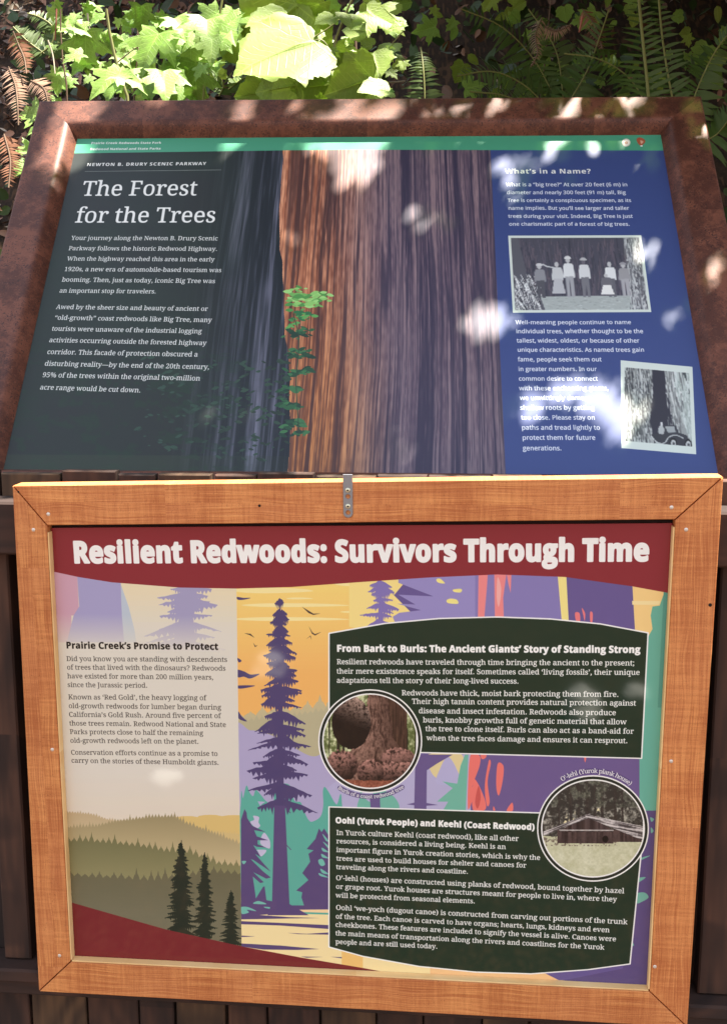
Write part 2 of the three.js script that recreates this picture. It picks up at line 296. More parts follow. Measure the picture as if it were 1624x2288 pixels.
  vtx([[150, 500], [190, 378], [215, 420], [220, 480], [280, 570], [430, 640], [300, 620], [330, 690], [460, 735], [340, 735], [340, 780], [440, 820], [330, 810], [290, 790], [380, 930], [310, 890], [490, 1095], [290, 960], [260, 950], [400, 1090], [490, 1160], [440, 1175], [290, 1100], [410, 1215], [370, 1225], [285, 1150], [320, 1400], [400, 1270], [420, 1260], [440, 1420], [540, 1440], [690, 1480], [870, 1480], [840, 1390], [850, 1330], [780, 1310], [920, 1190], [850, 1110], [940, 980], [920, 890], [980, 850], [900, 835], [1000, 720], [1040, 600], [1070, 640], [1100, 600], [1150, 680], [1300, 700], [1300, 1540], [800, 1530], [820, 1560], [560, 1570], [150, 1650]], false);
  for (const q of [[[1080, 660], [1150, 740], [1120, 740]], [[1085, 750], [1150, 800], [1150, 830]], [[1075, 820], [1150, 870], [1085, 860]], [[1070, 890], [1150, 940], [1080, 930]], [[1035, 960], [1080, 950], [1110, 1010], [1070, 1030], [1040, 1000]], [[1060, 1060], [1150, 1120], [1080, 1110]], [[1040, 1110], [1150, 1160], [1060, 1145]], [[1060, 1200], [1150, 1230]], [[160, 975], [210, 975], [180, 1010]], [[290, 1460], [350, 1430], [440, 1465]], [[415, 1495], [515, 1505], [500, 1520], [430, 1510]], [[150, 1500], [230, 1500], [325, 1545], [220, 1530], [240, 1560], [170, 1580], [150, 1550]]].filter((q) => q.length > 2)) p.fill(q.map((v) => z2b(...v)), '#76c0ae', true);
  // cream ground with violet shadows
  p.fill([[150, 1640], [360, 1590], [600, 1570], [1300, 1590], [1300, 2300], [150, 2200]].map((v) => z2b(...v)), '#fbe5a8');
  p.fill([[790, 1530], [1300, 1525], [1300, 1570], [830, 1555]].map((v) => z2b(...v)), '#fcd9a4');
  for (const q of [[[150, 1600], [360, 1590], [700, 1615], [1050, 1625], [700, 1630], [150, 1640]], [[150, 1660], [1150, 1705], [1150, 1750], [600, 1710], [150, 1695]], [[680, 1795], [900, 1805], [1150, 1790], [1150, 1815], [800, 1808]], [[155, 1825], [310, 1835], [155, 1843]], [[155, 1915], [600, 1940], [1045, 1980], [800, 1990], [400, 1985], [155, 1950]], [[830, 2065], [1090, 2070], [900, 2078]], [[1170, 2068], [1300, 2072], [1300, 2085]]]) p.fill(q.map((v) => z2b(...v)), '#5a4a76');
  p.fill([z(8, 0, 1080), z(8, 300, 1130), z(8, 300, 1200), z(8, 0, 1200)], '#fbe5a8');
  p.fill([z(8, 300, 1100), z(8, 780, 1150), z(8, 900, 1210), z(8, 300, 1200)], '#f9c98f');
  // conifer silhouettes
  const conifer = (cx, yTop, yBot, half, col, seed, { trunk = 4, yTrunk = yBot, lean = 0, rows = 34, droop = 0.35, skip = 0.06, minY = -1e9, fat = 1 } = {}) => {
    const r = rng(seed);
    p.fill([[cx - 0.6, yTop - 6], [cx + 0.8, yTop - 6], [cx + trunk + lean, yTrunk], [cx - trunk + lean, yTrunk]], col);
    for (let i = 0; i < rows; i++) {
      const t = (i + r() * 0.9) / rows, y = lerp(yTop, yBot, t); if (y < minY) continue;
      for (const s of [-1, 1]) {
        if (r() < skip) continue;
        const len = half * (0.13 + 0.87 * Math.pow(t, 0.75)) * (0.35 + 0.65 * Math.pow(r(), 0.7)), dr = len * droop * (r() * 1.5 - 0.1), th = (yBot - yTop) / rows * (0.8 + r() * 1.5) * fat, c0 = cx + lean * t, up = [], dn = [], n = 7;
        for (let k = 0; k <= n; k++) {
          const q = k / n, xx = c0 + s * len * q, yy = y + dr * Math.pow(q, 1.4), body = th * (1 - q) * (0.55 + 0.5 * r());
          up.push([xx + (r() - 0.5) * 2, yy - body * 0.45 - r() * 1.4]);
          dn.push([xx, yy + body * 0.45]); if (k < n) dn.push([xx + s * len / n * (0.2 + r() * 0.5), yy + body * 0.5 + th * (0.1 + r() * 0.75) * (1.1 - q)]);
        }
        p.fill([...up, ...dn.reverse()], col);
      }
    }
  };
  conifer(626, 1345, 1800, 92, '#4f4470', 7, { trunk: 13, yTrunk: 2030, rows: 32, droop: 0.3, fat: 1.15 });
  p.fill([[613, 1800], [637, 1800], [647, 2020], [690, 2045], [598, 2045], [608, 2015]], vio, false);
  for (const [a, b] of [[[655, 350], [715, 425]], [[660, 780], [722, 845]], [[575, 340], [525, 360]]]) p.line([z2b(...a), z2b(...b)], vio, 2);
  conifer(850, 1260, 1420, 60, '#8577b4', 9, { trunk: 7, rows: 13, droop: 0.3, minY: 1290 });
  // birds
  for (const q of [[[675, 1356], [692, 1366], [700, 1371], [716, 1371], [700, 1374], [690, 1370]], [[690, 1399], [698, 1413], [704, 1417], [718, 1412], [704, 1420], [697, 1416]], [[684, 1428], [694, 1420], [696, 1430], [693, 1422]], [[546, 1415], [560, 1416], [569, 1425], [558, 1419]], [[566, 1436], [571, 1443], [576, 1442], [570, 1446]]]) p.fill(q, '#4a3a38');
  for (const q of [[[530, 1334], [545, 1336], [560, 1336], [545, 1340], [532, 1340]], [[530, 1470], [540, 1476], [534, 1480]], [[530, 1497], [545, 1500], [560, 1507], [580, 1506], [560, 1516], [545, 1512], [532, 1513]], [[530, 1532], [570, 1532], [545, 1538], [532, 1538]], [[533, 1590], [540, 1600], [552, 1612], [534, 1606]]]) p.fill(q, '#4f4470', true);

  // left column: the pale wash over the art
  const colR = (y) => lerp(528.5, 540, (y - 1315) / 797);
  const colPoly = (y0, y1, c) => p.fill([[60, y0], [colR(y0), y0], [colR(y1), y1], [60, y1]], c);
  colPoly(1255, 2120, '#e3dccb');
  for (let i = 0; i < 24; i++) { const y = 1270 + i * 12; colPoly(y, y + 13, rgb(mix3([240, 222, 176], [227, 220, 203], Math.min(1, i / 12)))); }
  p.fill([z(5, 240, 440), z(5, 345, 450), z(5, 355, 640), z(5, 320, 640), z(5, 320, 760), z(5, 240, 760)], '#d0a4b4');
  p.fill([z(5, 345, 450), z(5, 540, 490), z(5, 545, 640), z(5, 560, 760), z(5, 300, 760), z(5, 330, 640), z(5, 355, 600)], '#a9a3c8');
  p.fill([z(5, 540, 500), z(5, 575, 600), z(5, 600, 700), z(5, 610, 760), z(5, 555, 760), z(5, 545, 640)], '#bfc9d2');
  conifer(416, 1250, 1470, 125, '#a7a1c0', 15, { trunk: 26, rows: 18, droop: 0.18, minY: 1292, skip: 0.02, fat: 1.3 });
  { // the wash hides the art towards the text
    const a = p.pt([120, 1370]), b = p.pt([120, 1450]), g = x.createLinearGradient(0, a[1], 0, b[1]); g.addColorStop(0, 'rgba(227,220,203,0)'); g.addColorStop(1, 'rgba(227,220,203,0.96)');
    p.path([[60, 1360], [colR(1360), 1360], [colR(1800), 1800], [60, 1800]]); x.fillStyle = g; x.fill(); }
  for (let i = 0; i < 20; i++) { const y = 1700 + i * 10; colPoly(y, y + 11, rgb(mix3([226, 219, 204], [232, 216, 190], i / 19))); }
  const zc = (a, b) => [(150 + a / 3.455) / 1.11884, (2000 + b / 3.455) / 1.11884];
  const rg = (pts, col, h, st, sd, mist, base = 2130) => { x.save(); p.path([[60, 1700], [colR(1700), 1700], [colR(2130), 2130], [60, 2130]]); x.clip(); ridge(pts.map((v) => zc(...v)), col, h, st, sd, base, mist); x.restore(); };
  rg([[1000, 140], [1200, 130], [1400, 132], [1600, 165]], '#dfc078', 1, 40, 1);
  rg([[900, 280], [1200, 270], [1400, 280], [1600, 300]], '#d8bd80', 5, 5, 2);
  rg([[0, 100], [100, 105], [260, 120], [400, 165], [600, 190], [800, 230]], '#c3ac84', 6, 6, 3, '#d8c8a0');
  rg([[0, 240], [300, 225], [440, 190], [620, 165], [760, 145], [980, 140], [1080, 200], [1200, 240], [1350, 300], [1480, 350], [1600, 400]], '#a0926a', 12, 7, 4, '#c9b588');
  rg([[0, 350], [200, 350], [450, 370], [700, 400], [900, 440], [1100, 450], [1350, 550], [1600, 570]], '#77754f', 24, 13, 5, '#969064');
  rg([[0, 640], [250, 660], [500, 670], [760, 690], [1000, 660], [1300, 620], [1600, 640]], '#6c684d', 20, 15, 6, '#77735a');
  const cz = (cx, t, b, h, s) => { const [ax, ay] = zc(cx, t), [, by] = zc(cx, b); conifer(ax, ay, by, h / 3.865, '#1d2a20', s, { trunk: 5, rows: 34, droop: 0.25, skip: 0.0, fat: 1.7 }); };
  cz(1050, 370, 1150, 170, 31); cz(1250, 475, 1190, 130, 32);
  x.save(); p.path([[60, 1700], [colR(1700), 1700], [colR(2130), 2130], [60, 2130]]); x.clip(); cz(1478, 800, 1240, 125, 33); x.restore();

  // maroon header and foot
  p.fill([[60, 1150], [1560, 1150], [1560, 1340], z(6, 1365, 540), z(6, 1200, 510), z(6, 900, 468), z(6, 600, 457), z(6, 300, 470), z(6, 0, 490), z(5, 1300, 513), z(5, 1050, 520), z(5, 800, 515), z(5, 500, 492), z(5, 350, 468), z(5, 243, 445), [60, 1262]], '#8c2a33');
  p.fill([z(7, 200, 815), z(7, 320, 850), z(7, 740, 970), z(7, 1100, 1050), z(7, 1340, 1095), z(7, 1624, 1143), z(8, 200, 1180), z(8, 400, 1215), z(8, 0, 1300), z(7, 200, 1300)], '#7a2329');

  // the right hand border below
  p.fill([z(8, 1215, 440), z(8, 1400, 440), z(8, 1400, 1260), z(8, 1150, 1260)], '#5e4f80');
  for (const q of [[[1280, 470], [1297, 478], [1285, 490]], [[1283, 515], [1295, 530], [1284, 540]], [[1215, 680], [1235, 672], [1222, 690]], [[1222, 742], [1260, 738], [1220, 764]], [[1218, 812], [1255, 806], [1272, 828], [1240, 848], [1220, 852]], [[1196, 1020], [1208, 1040], [1196, 1042]], [[1225, 655], [1280, 640], [1240, 660]]]) p.fill(q.map((v) => z(8, ...v)), '#76b5a3', true);
  p.fill([z(8, 880, 1200), z(8, 1280, 1120), z(8, 1280, 1260), z(8, 900, 1240)], '#5e4f80');

  // text blocks
  const green = '#173021', white = '#fbf9f2';
  const b1 = []; const arc = (pts) => pts;
  { const e = [[735, 1415], [860, 1393], [980, 1382], [1110, 1378.5], [1230, 1383], [1340, 1394], [1447, 1414]]; const q = [...e.slice(0, -1), [1447, 1414], [1432.5, 1694.5], [735, 1676]];
    p.fill(q, green); p.line(q, white, 3, false, true); }
  { const q = [[735, 1803], [1440, 1823], z(8, 1190, 1124), z(8, 1000, 1150), z(8, 750, 1168), z(8, 500, 1160), z(8, 250, 1135), z(8, 0, 1090), [735, 2116]]; p.fill(q, green); p.line(q, white, 3, false, true); }
  const hl = { bold: 0.06 };
  p.text([164, 1257], [1450, 1252.5], 'Resilient Redwoods: Survivors Through Time', SANSB, white, { bold: 0.075, tall: 1.12 });
  p.text(z(5, 296, 787), z(5, 975, 793), 'Prairie Creek’s Promise to Protect', SANSB, '#161311', { bold: 0.04 });
  const left = [[5, 298, 843, 1015, 847, 'Did you know you are standing with descendents'], [5, 300, 881, 1008, 886, 'of trees that lived with the dinosaurs? Redwoods'], [5, 302, 920, 953, 926, 'have existed for more than 200 million years,'], [5, 303, 959, 660, 962, 'since the Jurassic period.'],
    [5, 306, 1014, 921, 1018, 'Known as ‘Red Gold’, the heavy logging of'], [5, 308, 1053, 988, 1060, 'old-growth redwoods for lumber began during'], [5, 309, 1092, 986, 1098, 'California’s Gold Rush. Around five percent of'], [7, 311, 60, 1010, 67, 'those trees remain. Redwood National and State'], [7, 313, 98, 908, 104, 'Parks protects close to half the remaining'], [7, 315, 137, 888, 142, 'old-growth redwoods left on the planet.'], [7, 318, 190, 973, 196, 'Conservation efforts continue as a promise to'], [7, 320, 226, 978, 236, 'carry on the stories of these Humboldt giants.']];
  for (const [k, x0, y0, x1, y1, s] of left) p.text(z(k, x0, y0), z(k, x1, y1), s, SERIF, '#2a2622', { bold: 0.012 });
  p.text([752, 1456], [1429.7, 1458.6], 'From Bark to Burls: The Ancient Giants’ Story of Standing Strong', SANSB, white, hl);
  const mid = [[[752, 1484], z(6, 1210, 863), 'Resilient redwoods have traveled through time bringing the ancient to the present;'], [[752, 1505], z(6, 1234, 905), 'their mere existstence speaks for itself. Sometimes called ‘living fossils’, their unique'], [[752, 1525.5], z(6, 695, 944), 'adaptations tell the story of their long-lived success.'],
    [z(6, 172, 996), z(6, 1140, 1003), 'Redwoods have thick, moist bark protecting them from fire.'], [z(6, 218, 1034), z(6, 1217, 1042), 'Their high tannin content provides natural protection against'], [z(6, 248, 1076), z(6, 1128, 1085), 'disease and insect infestation. Redwoods also produce'], [z(8, 267, 46), z(8, 1175, 55), 'burls, knobby growths full of genetic material that allow'], [z(8, 278, 85), z(8, 1207, 97), 'the tree to clone itself. Burls can also act as a band-aid for'], [z(8, 283, 126), z(8, 1180, 139), 'when the tree faces damage and ensures it can resprout.'],
    [z(7, 1500, 548), z(8, 694, 575), 'In Yurok culture Keehl (coast redwood), like all other'], [z(7, 1500, 586), z(8, 637, 612), 'resources, is considered a living being. Keehl is an'], [z(7, 1500, 624), z(8, 790, 660), 'important figure in Yurok creation stories, which is why the'], [z(7, 1500, 663), z(8, 728, 694), 'trees are used to build houses for shelter and canoes for'], [z(7, 1499, 701), z(8, 469, 722), 'traveling along the rivers and coastline.'],
    [z(7, 1498, 750), z(8, 1164, 809), 'O’-lehl (houses) are constructed using planks of redwood, bound together by hazel'], [z(7, 1498, 788), z(8, 1131, 846), 'or grape root. Yurok houses are structures meant for people to live in, where they'], [z(7, 1497, 827), z(8, 500, 854), 'will be protected from seasonal elements.'], [z(7, 1498, 882), z(8, 1178, 947), 'Oohl ‘we-yoch (dugout canoe) is constructed from carving out portions of the trunk'], [z(7, 1497, 921), z(8, 1099, 983), 'of the tree. Each canoe is carved to have organs; hearts, lungs, kidneys and even'], [z(7, 1496, 958), z(8, 1128, 1023), 'cheekbones. These features are included to signify the vessel is alive. Canoes were'], [z(7, 1496, 996), z(8, 1075, 1060), 'the main means of transportation along the rivers and coastlines for the Yurok'], [z(7, 1496, 1034), z(8, 333, 1056), 'people and are still used today.']];
  for (const [a, b, s] of mid) p.text(a, b, s, SERIF, white, { bold: 0.012 });
  p.text(z(7, 1496, 496), z(8, 765, 526), 'Oohl (Yurok People) and Keehl (Coast Redwood)', SANSB, white, hl);

  // round photographs
  const circle = (cx, cy, rx, ry, col) => { const q = []; for (let i = 0; i < 72; i++) { const a = i / 72 * Math.PI * 2; q.push([cx + rx * Math.cos(a), cy + ry * Math.sin(a)]); } if (col) p.fill(q, col); return q; };
  const photo = (cx, cy, rx, ry, draw) => {
    circle(cx, cy, rx, ry, white); circle(cx, cy, rx - 3, ry - 3, '#1c261f'); circle(cx, cy, rx - 9, ry - 9, white); const q = circle(cx, cy, rx - 12, ry - 12);
    x.save(); p.path(q); x.clip(); draw((a, b) => [cx + (rx - 12) * a, cy + (ry - 12) * b]); x.restore();
  };
  const speck = (q, poly, cols, n, size, seed, ang = null) => {                   // many small strokes clipped to a polygon in circle units
    const r = rng(seed); x.save(); p.path(poly.map((v) => q(...v)), true, true); x.clip();
    for (let i = 0; i < n; i++) { const a = r() * 2 - 1, b = r() * 2 - 1, t = ang === null ? r() * 6.28 : ang + (r() - 0.5) * 0.5, l = size * (0.5 + r()), c = cols[Math.floor(r() * cols.length)]; p.line([q(a, b), q(a + Math.cos(t) * l, b + Math.sin(t) * l)], c, 0.6 + r() * 1.0); }
    x.restore();
  };
  const fbm = (a, b, k) => vnoise(a, b, k) * 0.5 + vnoise(a * 2.1, b * 2.1, k + 1) * 0.3 + vnoise(a * 4.3, b * 4.3, k + 2) * 0.2, ridged = (a, b, k) => 1 - Math.abs(2 * fbm(a, b, k) - 1);
  const ball = (a, b, cx, cy, rx, ry) => { const u = (a - cx) / rx, v = (b - cy) / ry, d = u * u + v * v; return d < 1 ? [u, v, Math.sqrt(1 - d)] : null; };
  photo(827, 1656, 116, 116, (q) => p.pixels(q(-1, -1), q(1, -1), q(-1, 1), 300, (a, b) => {
    const fine = fbm(a * 22, b * 22, 301), up = vnoise(a * 34, b * 5, 305);
    let c = mix3([92, 104, 56], [226, 228, 180], smooth(0.35, 0.7, fbm(a * 9, b * 5, 306) * 0.6 + fine * 0.4)); if (smooth(0.62, 0.7, vnoise(a * 16, b * 1.2, 308))) c = [44, 42, 28];
    if (a > 0.34 + b * 0.1 && a < 0.8) c = mix3([44, 28, 22], [104, 74, 58], up * 0.7 + fine * 0.3);
    const half = b < -0.1 ? 0.2 + (b + 1) * 0.16 : 0.34 + (b + 0.1) * 0.72, mid = b < -0.1 ? 0.16 : 0.16 - (b + 0.1) * 0.1;
    if (Math.abs(a - mid) < half + (fine - 0.5) * 0.08) { const fan = (a - mid) / (half + 0.05), r = ridged(fan * 7 + vnoise(a * 4, b * 4, 310), b * 3.2, 311) * 0.6 + fine * 0.4; c = mix3([50, 31, 25], [206, 160, 138], smooth(0.3, 0.95, r) * (0.62 + 0.3 * -fan)); }
    for (const [cx, cy, rx, ry, k] of [[-0.6, 0.52, 0.36, 0.34, 1], [0.62, 0.42, 0.4, 0.3, 2], [0.44, 0.68, 0.3, 0.26, 4], [0.02, 0.66, 0.3, 0.28, 5], [0.8, 0.66, 0.26, 0.24, 6]]) { const s = ball(a, b + (fine - 0.5) * 0.1, cx, cy, rx, ry); if (s) { const l = clamp(0.42 - 0.55 * s[1] + 0.2 * s[2] - 0.12 * s[0]), r = ridged(a * 13 + k + fine, b * 9, 315) * 0.55 + fine * 0.45; c = mix3(c, mix3([30, 18, 15], [200, 146, 130], l * smooth(0.3, 0.85, r)), smooth(0, 0.35, s[2])); } }
    const s = ball(a, b + (fine - 0.5) * 0.05, -0.4, -0.4, 0.42, 0.56); if (s) { const l = clamp(0.1 - 0.95 * s[1] + 0.25 * s[0]), r = ridged(a * 17, b * 17, 320); c = mix3([26, 17, 14], [206, 172, 152], l * smooth(0.3, 0.9, r * 0.6 + fine * 0.4)); }
    if (b > 0.84 + (fine - 0.5) * 0.1 - a * a * 0.05) c = mix3([96, 46, 32], [206, 132, 104], fine);
    return c;
  }));
  photo(1324, 1851, 125, 119, (q) => p.pixels(q(-1, -1), q(1, -1), q(-1, 1), 300, (a, b) => {
    const fine = fbm(a * 26, b * 26, 331), mid = fbm(a * 8, b * 7, 333);
    let c = mix3([52, 50, 46], [176, 172, 156], smooth(0.4, 0.75, mid * 0.55 + fine * 0.45)); if (a > -0.6 && a < 0.15) c = mix3(c, [240, 226, 176], smooth(0.55, 0.68, mid) * smooth(0.45, 0.6, fine) * smooth(-0.9, -0.4, b));
    for (const t of [-0.66, -0.42, -0.27, -0.1, 0.06, 0.2, 0.46, 0.6]) if (Math.abs(a - t - b * 0.02) < 0.018 + 0.014 * vnoise(t * 9, 1, 335)) c = mix3([34, 30, 29], [78, 72, 66], fine);
    if (b < -0.45) c = mix3(c, mix3([40, 42, 36], [120, 122, 104], fine), smooth(0.4, 0.6, mid) * 0.8);
    if (b > 0.16 + (fine - 0.5) * 0.06) { c = mix3([176, 176, 132], [236, 234, 206], fine * 0.5 + mid * 0.5); if (b < 0.36 && a < 0.5) c = mix3(c, [120, 108, 92], smooth(0.5, 0.7, fine)); }
    const ridge = -0.28, left = 0.05 + (fine - 0.5) * 0.02;
    if (a > -0.7 && a < 0.98 && b > 0.02 && b < 0.3 - a * 0.0 + (a > 0.42 ? -0.03 : 0)) { const pl = vnoise(a * 30, b * 2, 341); c = mix3([34, 24, 24], [104, 84, 80], pl * 0.7 + fine * 0.3); if (Math.hypot((a - 0.26) / 0.06, (b - 0.21) / 0.07) < 1) c = [16, 12, 12]; }
    if (b > ridge + Math.abs(a + 0.1) * 0.58 && b < 0.06 && a < 0.44 && a > -0.7) c = mix3([40, 30, 30], [92, 76, 74], vnoise(a * 30, 3, 343));
    const r1 = b - (ridge + (-0.1 - a) * 0.42), r2 = b - (ridge + (a + 0.1) * 0.22), slab = (v, f) => mix3([70, 64, 64], [214, 206, 200], smooth(0.3, 0.75, vnoise(v * 26, f * 3, 345) * 0.7 + fine * 0.3));
    if (a < -0.05 && a > -0.98 && r1 > -0.03 && r1 < 0.06) c = slab(r1 * 3, a); if (a > -0.14 && r2 > -0.02 && r2 < 0.02 + (a + 0.14) * 0.2 + 0.02) c = slab(r2 * 2, a);
    if (b > 0.015 && b < 0.04 && a > -0.66 && a < 0.42) c = mix3([150, 142, 136], [222, 214, 206], fine);
    return c;
  }));
  // curved captions
  const curved = (str, cx, cy, rx, ry, a0, a1, flip, col, em) => {
    x.font = SERIF.replace('#', '100'); const ws = [...str].map((c) => x.measureText(c).width), tot = ws.reduce((a, b) => a + b, 0); let acc = 0;
    [...str].forEach((ch, i) => {
      const t = (acc + ws[i] / 2) / tot, a = lerp(a0, a1, t), c = p.pt([cx + rx * Math.cos(a), cy + ry * Math.sin(a)]), e = 0.01 * Math.sign(a1 - a0), c2 = p.pt([cx + rx * Math.cos(a + e), cy + ry * Math.sin(a + e)]);
      x.save(); x.translate(...c); x.rotate(Math.atan2(c2[1] - c[1], c2[0] - c[0])); x.scale(em * p.unit / 100, em * p.unit / 100); x.fillStyle = x.strokeStyle = col; x.lineWidth = 2; x.fillText(ch, -ws[i] / 2, 0); x.restore(); acc += ws[i];
    });
  };
  const band = (cx, cy, rx, ry, a0, a1, w) => { const q = []; for (let i = 0; i <= 20; i++) { const a = lerp(a0, a1, i / 20); q.push([cx + rx * Math.cos(a), cy + ry * Math.sin(a)]); } x.lineCap = 'round'; p.line(q, 'rgba(76,62,110,0.75)', w); x.lineCap = 'butt'; };
  band(827, 1656, 127, 124, 2.13, 0.98, 12); curved('Burls of a coast redwood tree', 827, 1656, 131, 128, 2.16, 0.95, true, white, 12);
  band(1324, 1851, 133, 128, -2.1, -0.92, 12); curved('O’-lehl (Yurok plank house)', 1324, 1851, 129, 124, -2.13, -0.88, false, white, 14);
  return p;
}

// ---------------------------------------------------------------- upper print
const upQuad = [[172.5, 309.2], [1476.5, 300.3], [1606.1, 1065.4], [6.3, 1051.1]].map((q) => U.uv(...q));
function upperPrint() {
  const p = new Print(U, upQuad, 2048); p.mid = 700; const x = p.x, W = p.w, H = p.h;
  // the printed photograph of the two trunks, pixel by pixel in metres on the panel
  const im = x.createImageData(W, H), D = im.data;
  const gx = (pt) => p.pt(pt)[0];
  const x0 = gx([495, 700]), xa0 = gx(z(1, 1262, 680)), xa1 = gx(z(3, 1282, 1080)), xe = gx(z(4, 600, 500)), sc = W / 2048;
  for (let j = 0; j < H; j++) for (let i = 0; i < W; i++) {
    const o = (j * W + i) * 4, tY = j / H, edge = lerp(xa0, xa1, smooth(0.1, 1, tY)) + (vnoise(j / 60, 3, 41) - 0.5) * 10;
    let c;
    const base = mix3([37, 40, 39], [34, 46, 38], vnoise(i / 150, j / 120, 42));
    if (i < edge) {
      const w1 = (vnoise(i / 200, j / 900, 43) - 0.5) * 22, g = vnoise((i + w1) / 8, j / 420, 44) * 0.6 + vnoise((i + w1) / 3.5, j / 90, 45) * 0.4, strip = vnoise((i + w1) / 22, j / 1400, 46);
      c = mix3([28, 33, 40], [116, 116, 134], smooth(0.35, 0.95, g * 0.7 + strip * 0.3));
      const leaf = smooth(0.52, 0.72, vnoise(i / 46, j / 26, 47) * 0.6 + vnoise(i / 12, j / 8, 48) * 0.4) * smooth(0.5, 0.85, tY) * smooth(edge - 40, edge - 300, i);
      c = mix3(c, [34, 58, 44], leaf * 0.8);
      const fade = smooth(x0 - 150, x0 + 130, i); c = mix3(mix3(base, [30, 52, 36], leaf * 0.6), c, fade);
      if (j > H * 0.955) c = mix3(c, [52, 62, 46], 0.5 * (1 - fade * 0.6));
    } else {
      const q = (i - edge) / (xe - edge), w1 = (vnoise(i / 300, j / 900, 51) - 0.5) * 30 + (vnoise(i / 30, j / 200, 52) - 0.5) * 4;
      const rib = vnoise((i + w1) / 13, j / 1600, 53), fibre = vnoise((i + w1) / 4.6, j / 300, 54) * 0.6 + vnoise((i + w1) / 2.2, j / 60, 55) * 0.4, chip = vnoise((i + w1) / 5, j / 26, 58), crack = (sx, sy, k, w) => smooth(w, w * 0.25, Math.abs(vnoise((i + w1) / sx, j / sy, k) - 0.5)), fur = Math.max(smooth(0.27, 0.1, rib + (fibre - 0.5) * 0.3), crack(11, 1500, 59, 0.1) * 0.85, crack(7, 900, 60, 0.08) * 0.6, smooth(0.25, 0.14, vnoise((i + w1) / 34, j / 2200, 62) + (fibre - 0.5) * 0.2));
      const low = smooth(0.3, 1, tY), side = smooth(0.12, 0.55, q);
      const light = mix3(mix3([234, 166, 128], [220, 148, 88], low), mix3([142, 118, 124], [130, 112, 120], low), side), dark = mix3(mix3([134, 72, 48], [120, 70, 44], low), [80, 66, 84], side);
      c = mix3(dark, light, smooth(0.2, 0.8, fibre * 0.5 + rib * 0.32 + chip * 0.18)); c = mix3(c, mix3([74, 46, 44], [54, 48, 70], side), fur * 0.9);
    }
    D[o] = c[0]; D[o + 1] = c[1]; D[o + 2] = c[2]; D[o + 3] = 255;
  }
  x.putImageData(im, 0, 0);
  // sprigs in front of the bright trunk
  const r = rng(77), spray = (cx, cy, n, sx, sy, cols, len) => { for (let i = 0; i < n; i++) { const a = cx + (r() + r() - 1) * sx, b = cy + (r() + r() - 1) * sy, t = (r() - 0.5) * 1.2, l = len * (0.5 + r()), c = cols[Math.floor(r() * cols.length)], s = r() < 0.5 ? 1 : -1; p.fill([[a, b], [a + s * l * 0.5, b - l * 0.22 + t * l * 0.4], [a + s * l, b + t * l * 0.8], [a + s * l * 0.5, b + l * 0.2 + t * l * 0.4]], c, true); } };
  spray(688, 668, 60, 46, 28, ['#6fae5a', '#8cc46a', '#4f9147', '#9bd07a'], 17);
  spray(668, 710, 26, 30, 20, ['#3f8a4c', '#5da254', '#2f6d42'], 13);
  for (const [cx, cy, n] of [[668, 745, 26], [660, 790, 26], [668, 832, 26], [655, 870, 14], [655, 905, 24], [658, 948, 24], [664, 970, 12]]) spray(cx, cy, n, 34, 11, ['#2f5c3c', '#264a34', '#3d7046', '#1f3d30'], 16);
  p.line([[655, 700], [668, 760], [662, 860], [668, 960]], '#2c4733', 2, true);
  for (let i = 0; i < 110; i++) spray(330 + r() * 300, 800 + r() * 230, 2, 30, 10, ['#2a3d33', '#2f4739', '#26362e', '#32493c'], 13);
  // blue column, green strip
  const blueL = (y) => { const a = z(2, 568, 668), b = z(4, 635, 1090); return lerp(a[0], b[0], (y - a[1]) / (b[1] - a[1])); };
  p.fill([[blueL(290), 290], [1640, 290], [1640, 1090], [blueL(1090), 1090]], '#3b4a80');
  p.fill([[0, 280], [1640, 280], z(2, 1400, 672), z(2, 0, 668), z(1, 1262, 671), z(1, 200, 686)], '#4a9c7b');
  // left text
  const pale = '#e9e9e4';
  p.text(z(1, 407, 643), z(1, 720, 641), 'Prairie Creek Redwoods State Park', SANSB, pale); p.text(z(1, 402, 670), z(1, 718, 667), 'Redwood National and State Parks', SANSB, pale);
  p.text(z(1, 387, 741), z(1, 920, 736), 'NEWTON B. DRURY SCENIC PARKWAY', SANSB, pale, { space: 0.07 });
  p.line([z(1, 380, 765), z(1, 988, 758)], '#8d938c', 1.3);
  p.text(z(1, 362, 873), z(1, 878, 871), 'The Forest', SERIF, pale, { bold: 0.012, tall: 1.25 }); p.text(z(1, 333, 993), z(1, 962, 992), 'for the Trees', SERIF, pale, { bold: 0.012, tall: 1.25 });
  for (const [a, b, c, d, s] of [[318, 71, 972, 73, 'Your journey along the Newton B. Drury Scenic'], [306, 117, 970, 120, 'Parkway follows the historic Redwood Highway.'], [299, 163, 957, 167, 'When the highway reached this area in the early'], [287, 210, 988, 215, '1920s, a new era of automobile-based tourism was'], [276, 257, 960, 264, 'booming. Then, just as today, iconic Big Tree was'], [265, 306, 697, 310, 'an important stop for travelers.'],
    [250, 379, 927, 388, 'Awed by the sheer size and beauty of ancient or'], [243, 427, 945, 438, '“old-growth” coast redwoods like Big Tree, many'], [231, 476, 900, 488, 'tourists were unaware of the industrial logging'], [219, 527, 921, 541, 'activities occurring outside the forested highway'], [210, 580, 883, 592, 'corridor. This facade of protection obscured a'], [199, 632, 934, 648, 'disturbing reality—by the end of the 20th century,'], [189, 683, 893, 699, '95% of the trees within the original two-million'], [178, 738, 628, 752, 'acre range would be cut down.']]) p.text(z(3, a, b), z(3, c, d), s, SERIF, pale, { tall: 1.2 });
  // right text
  p.text(z(2, 633, 774), z(2, 1017, 774), 'What’s in a Name?', SANSB, pale, { space: 0.03 });
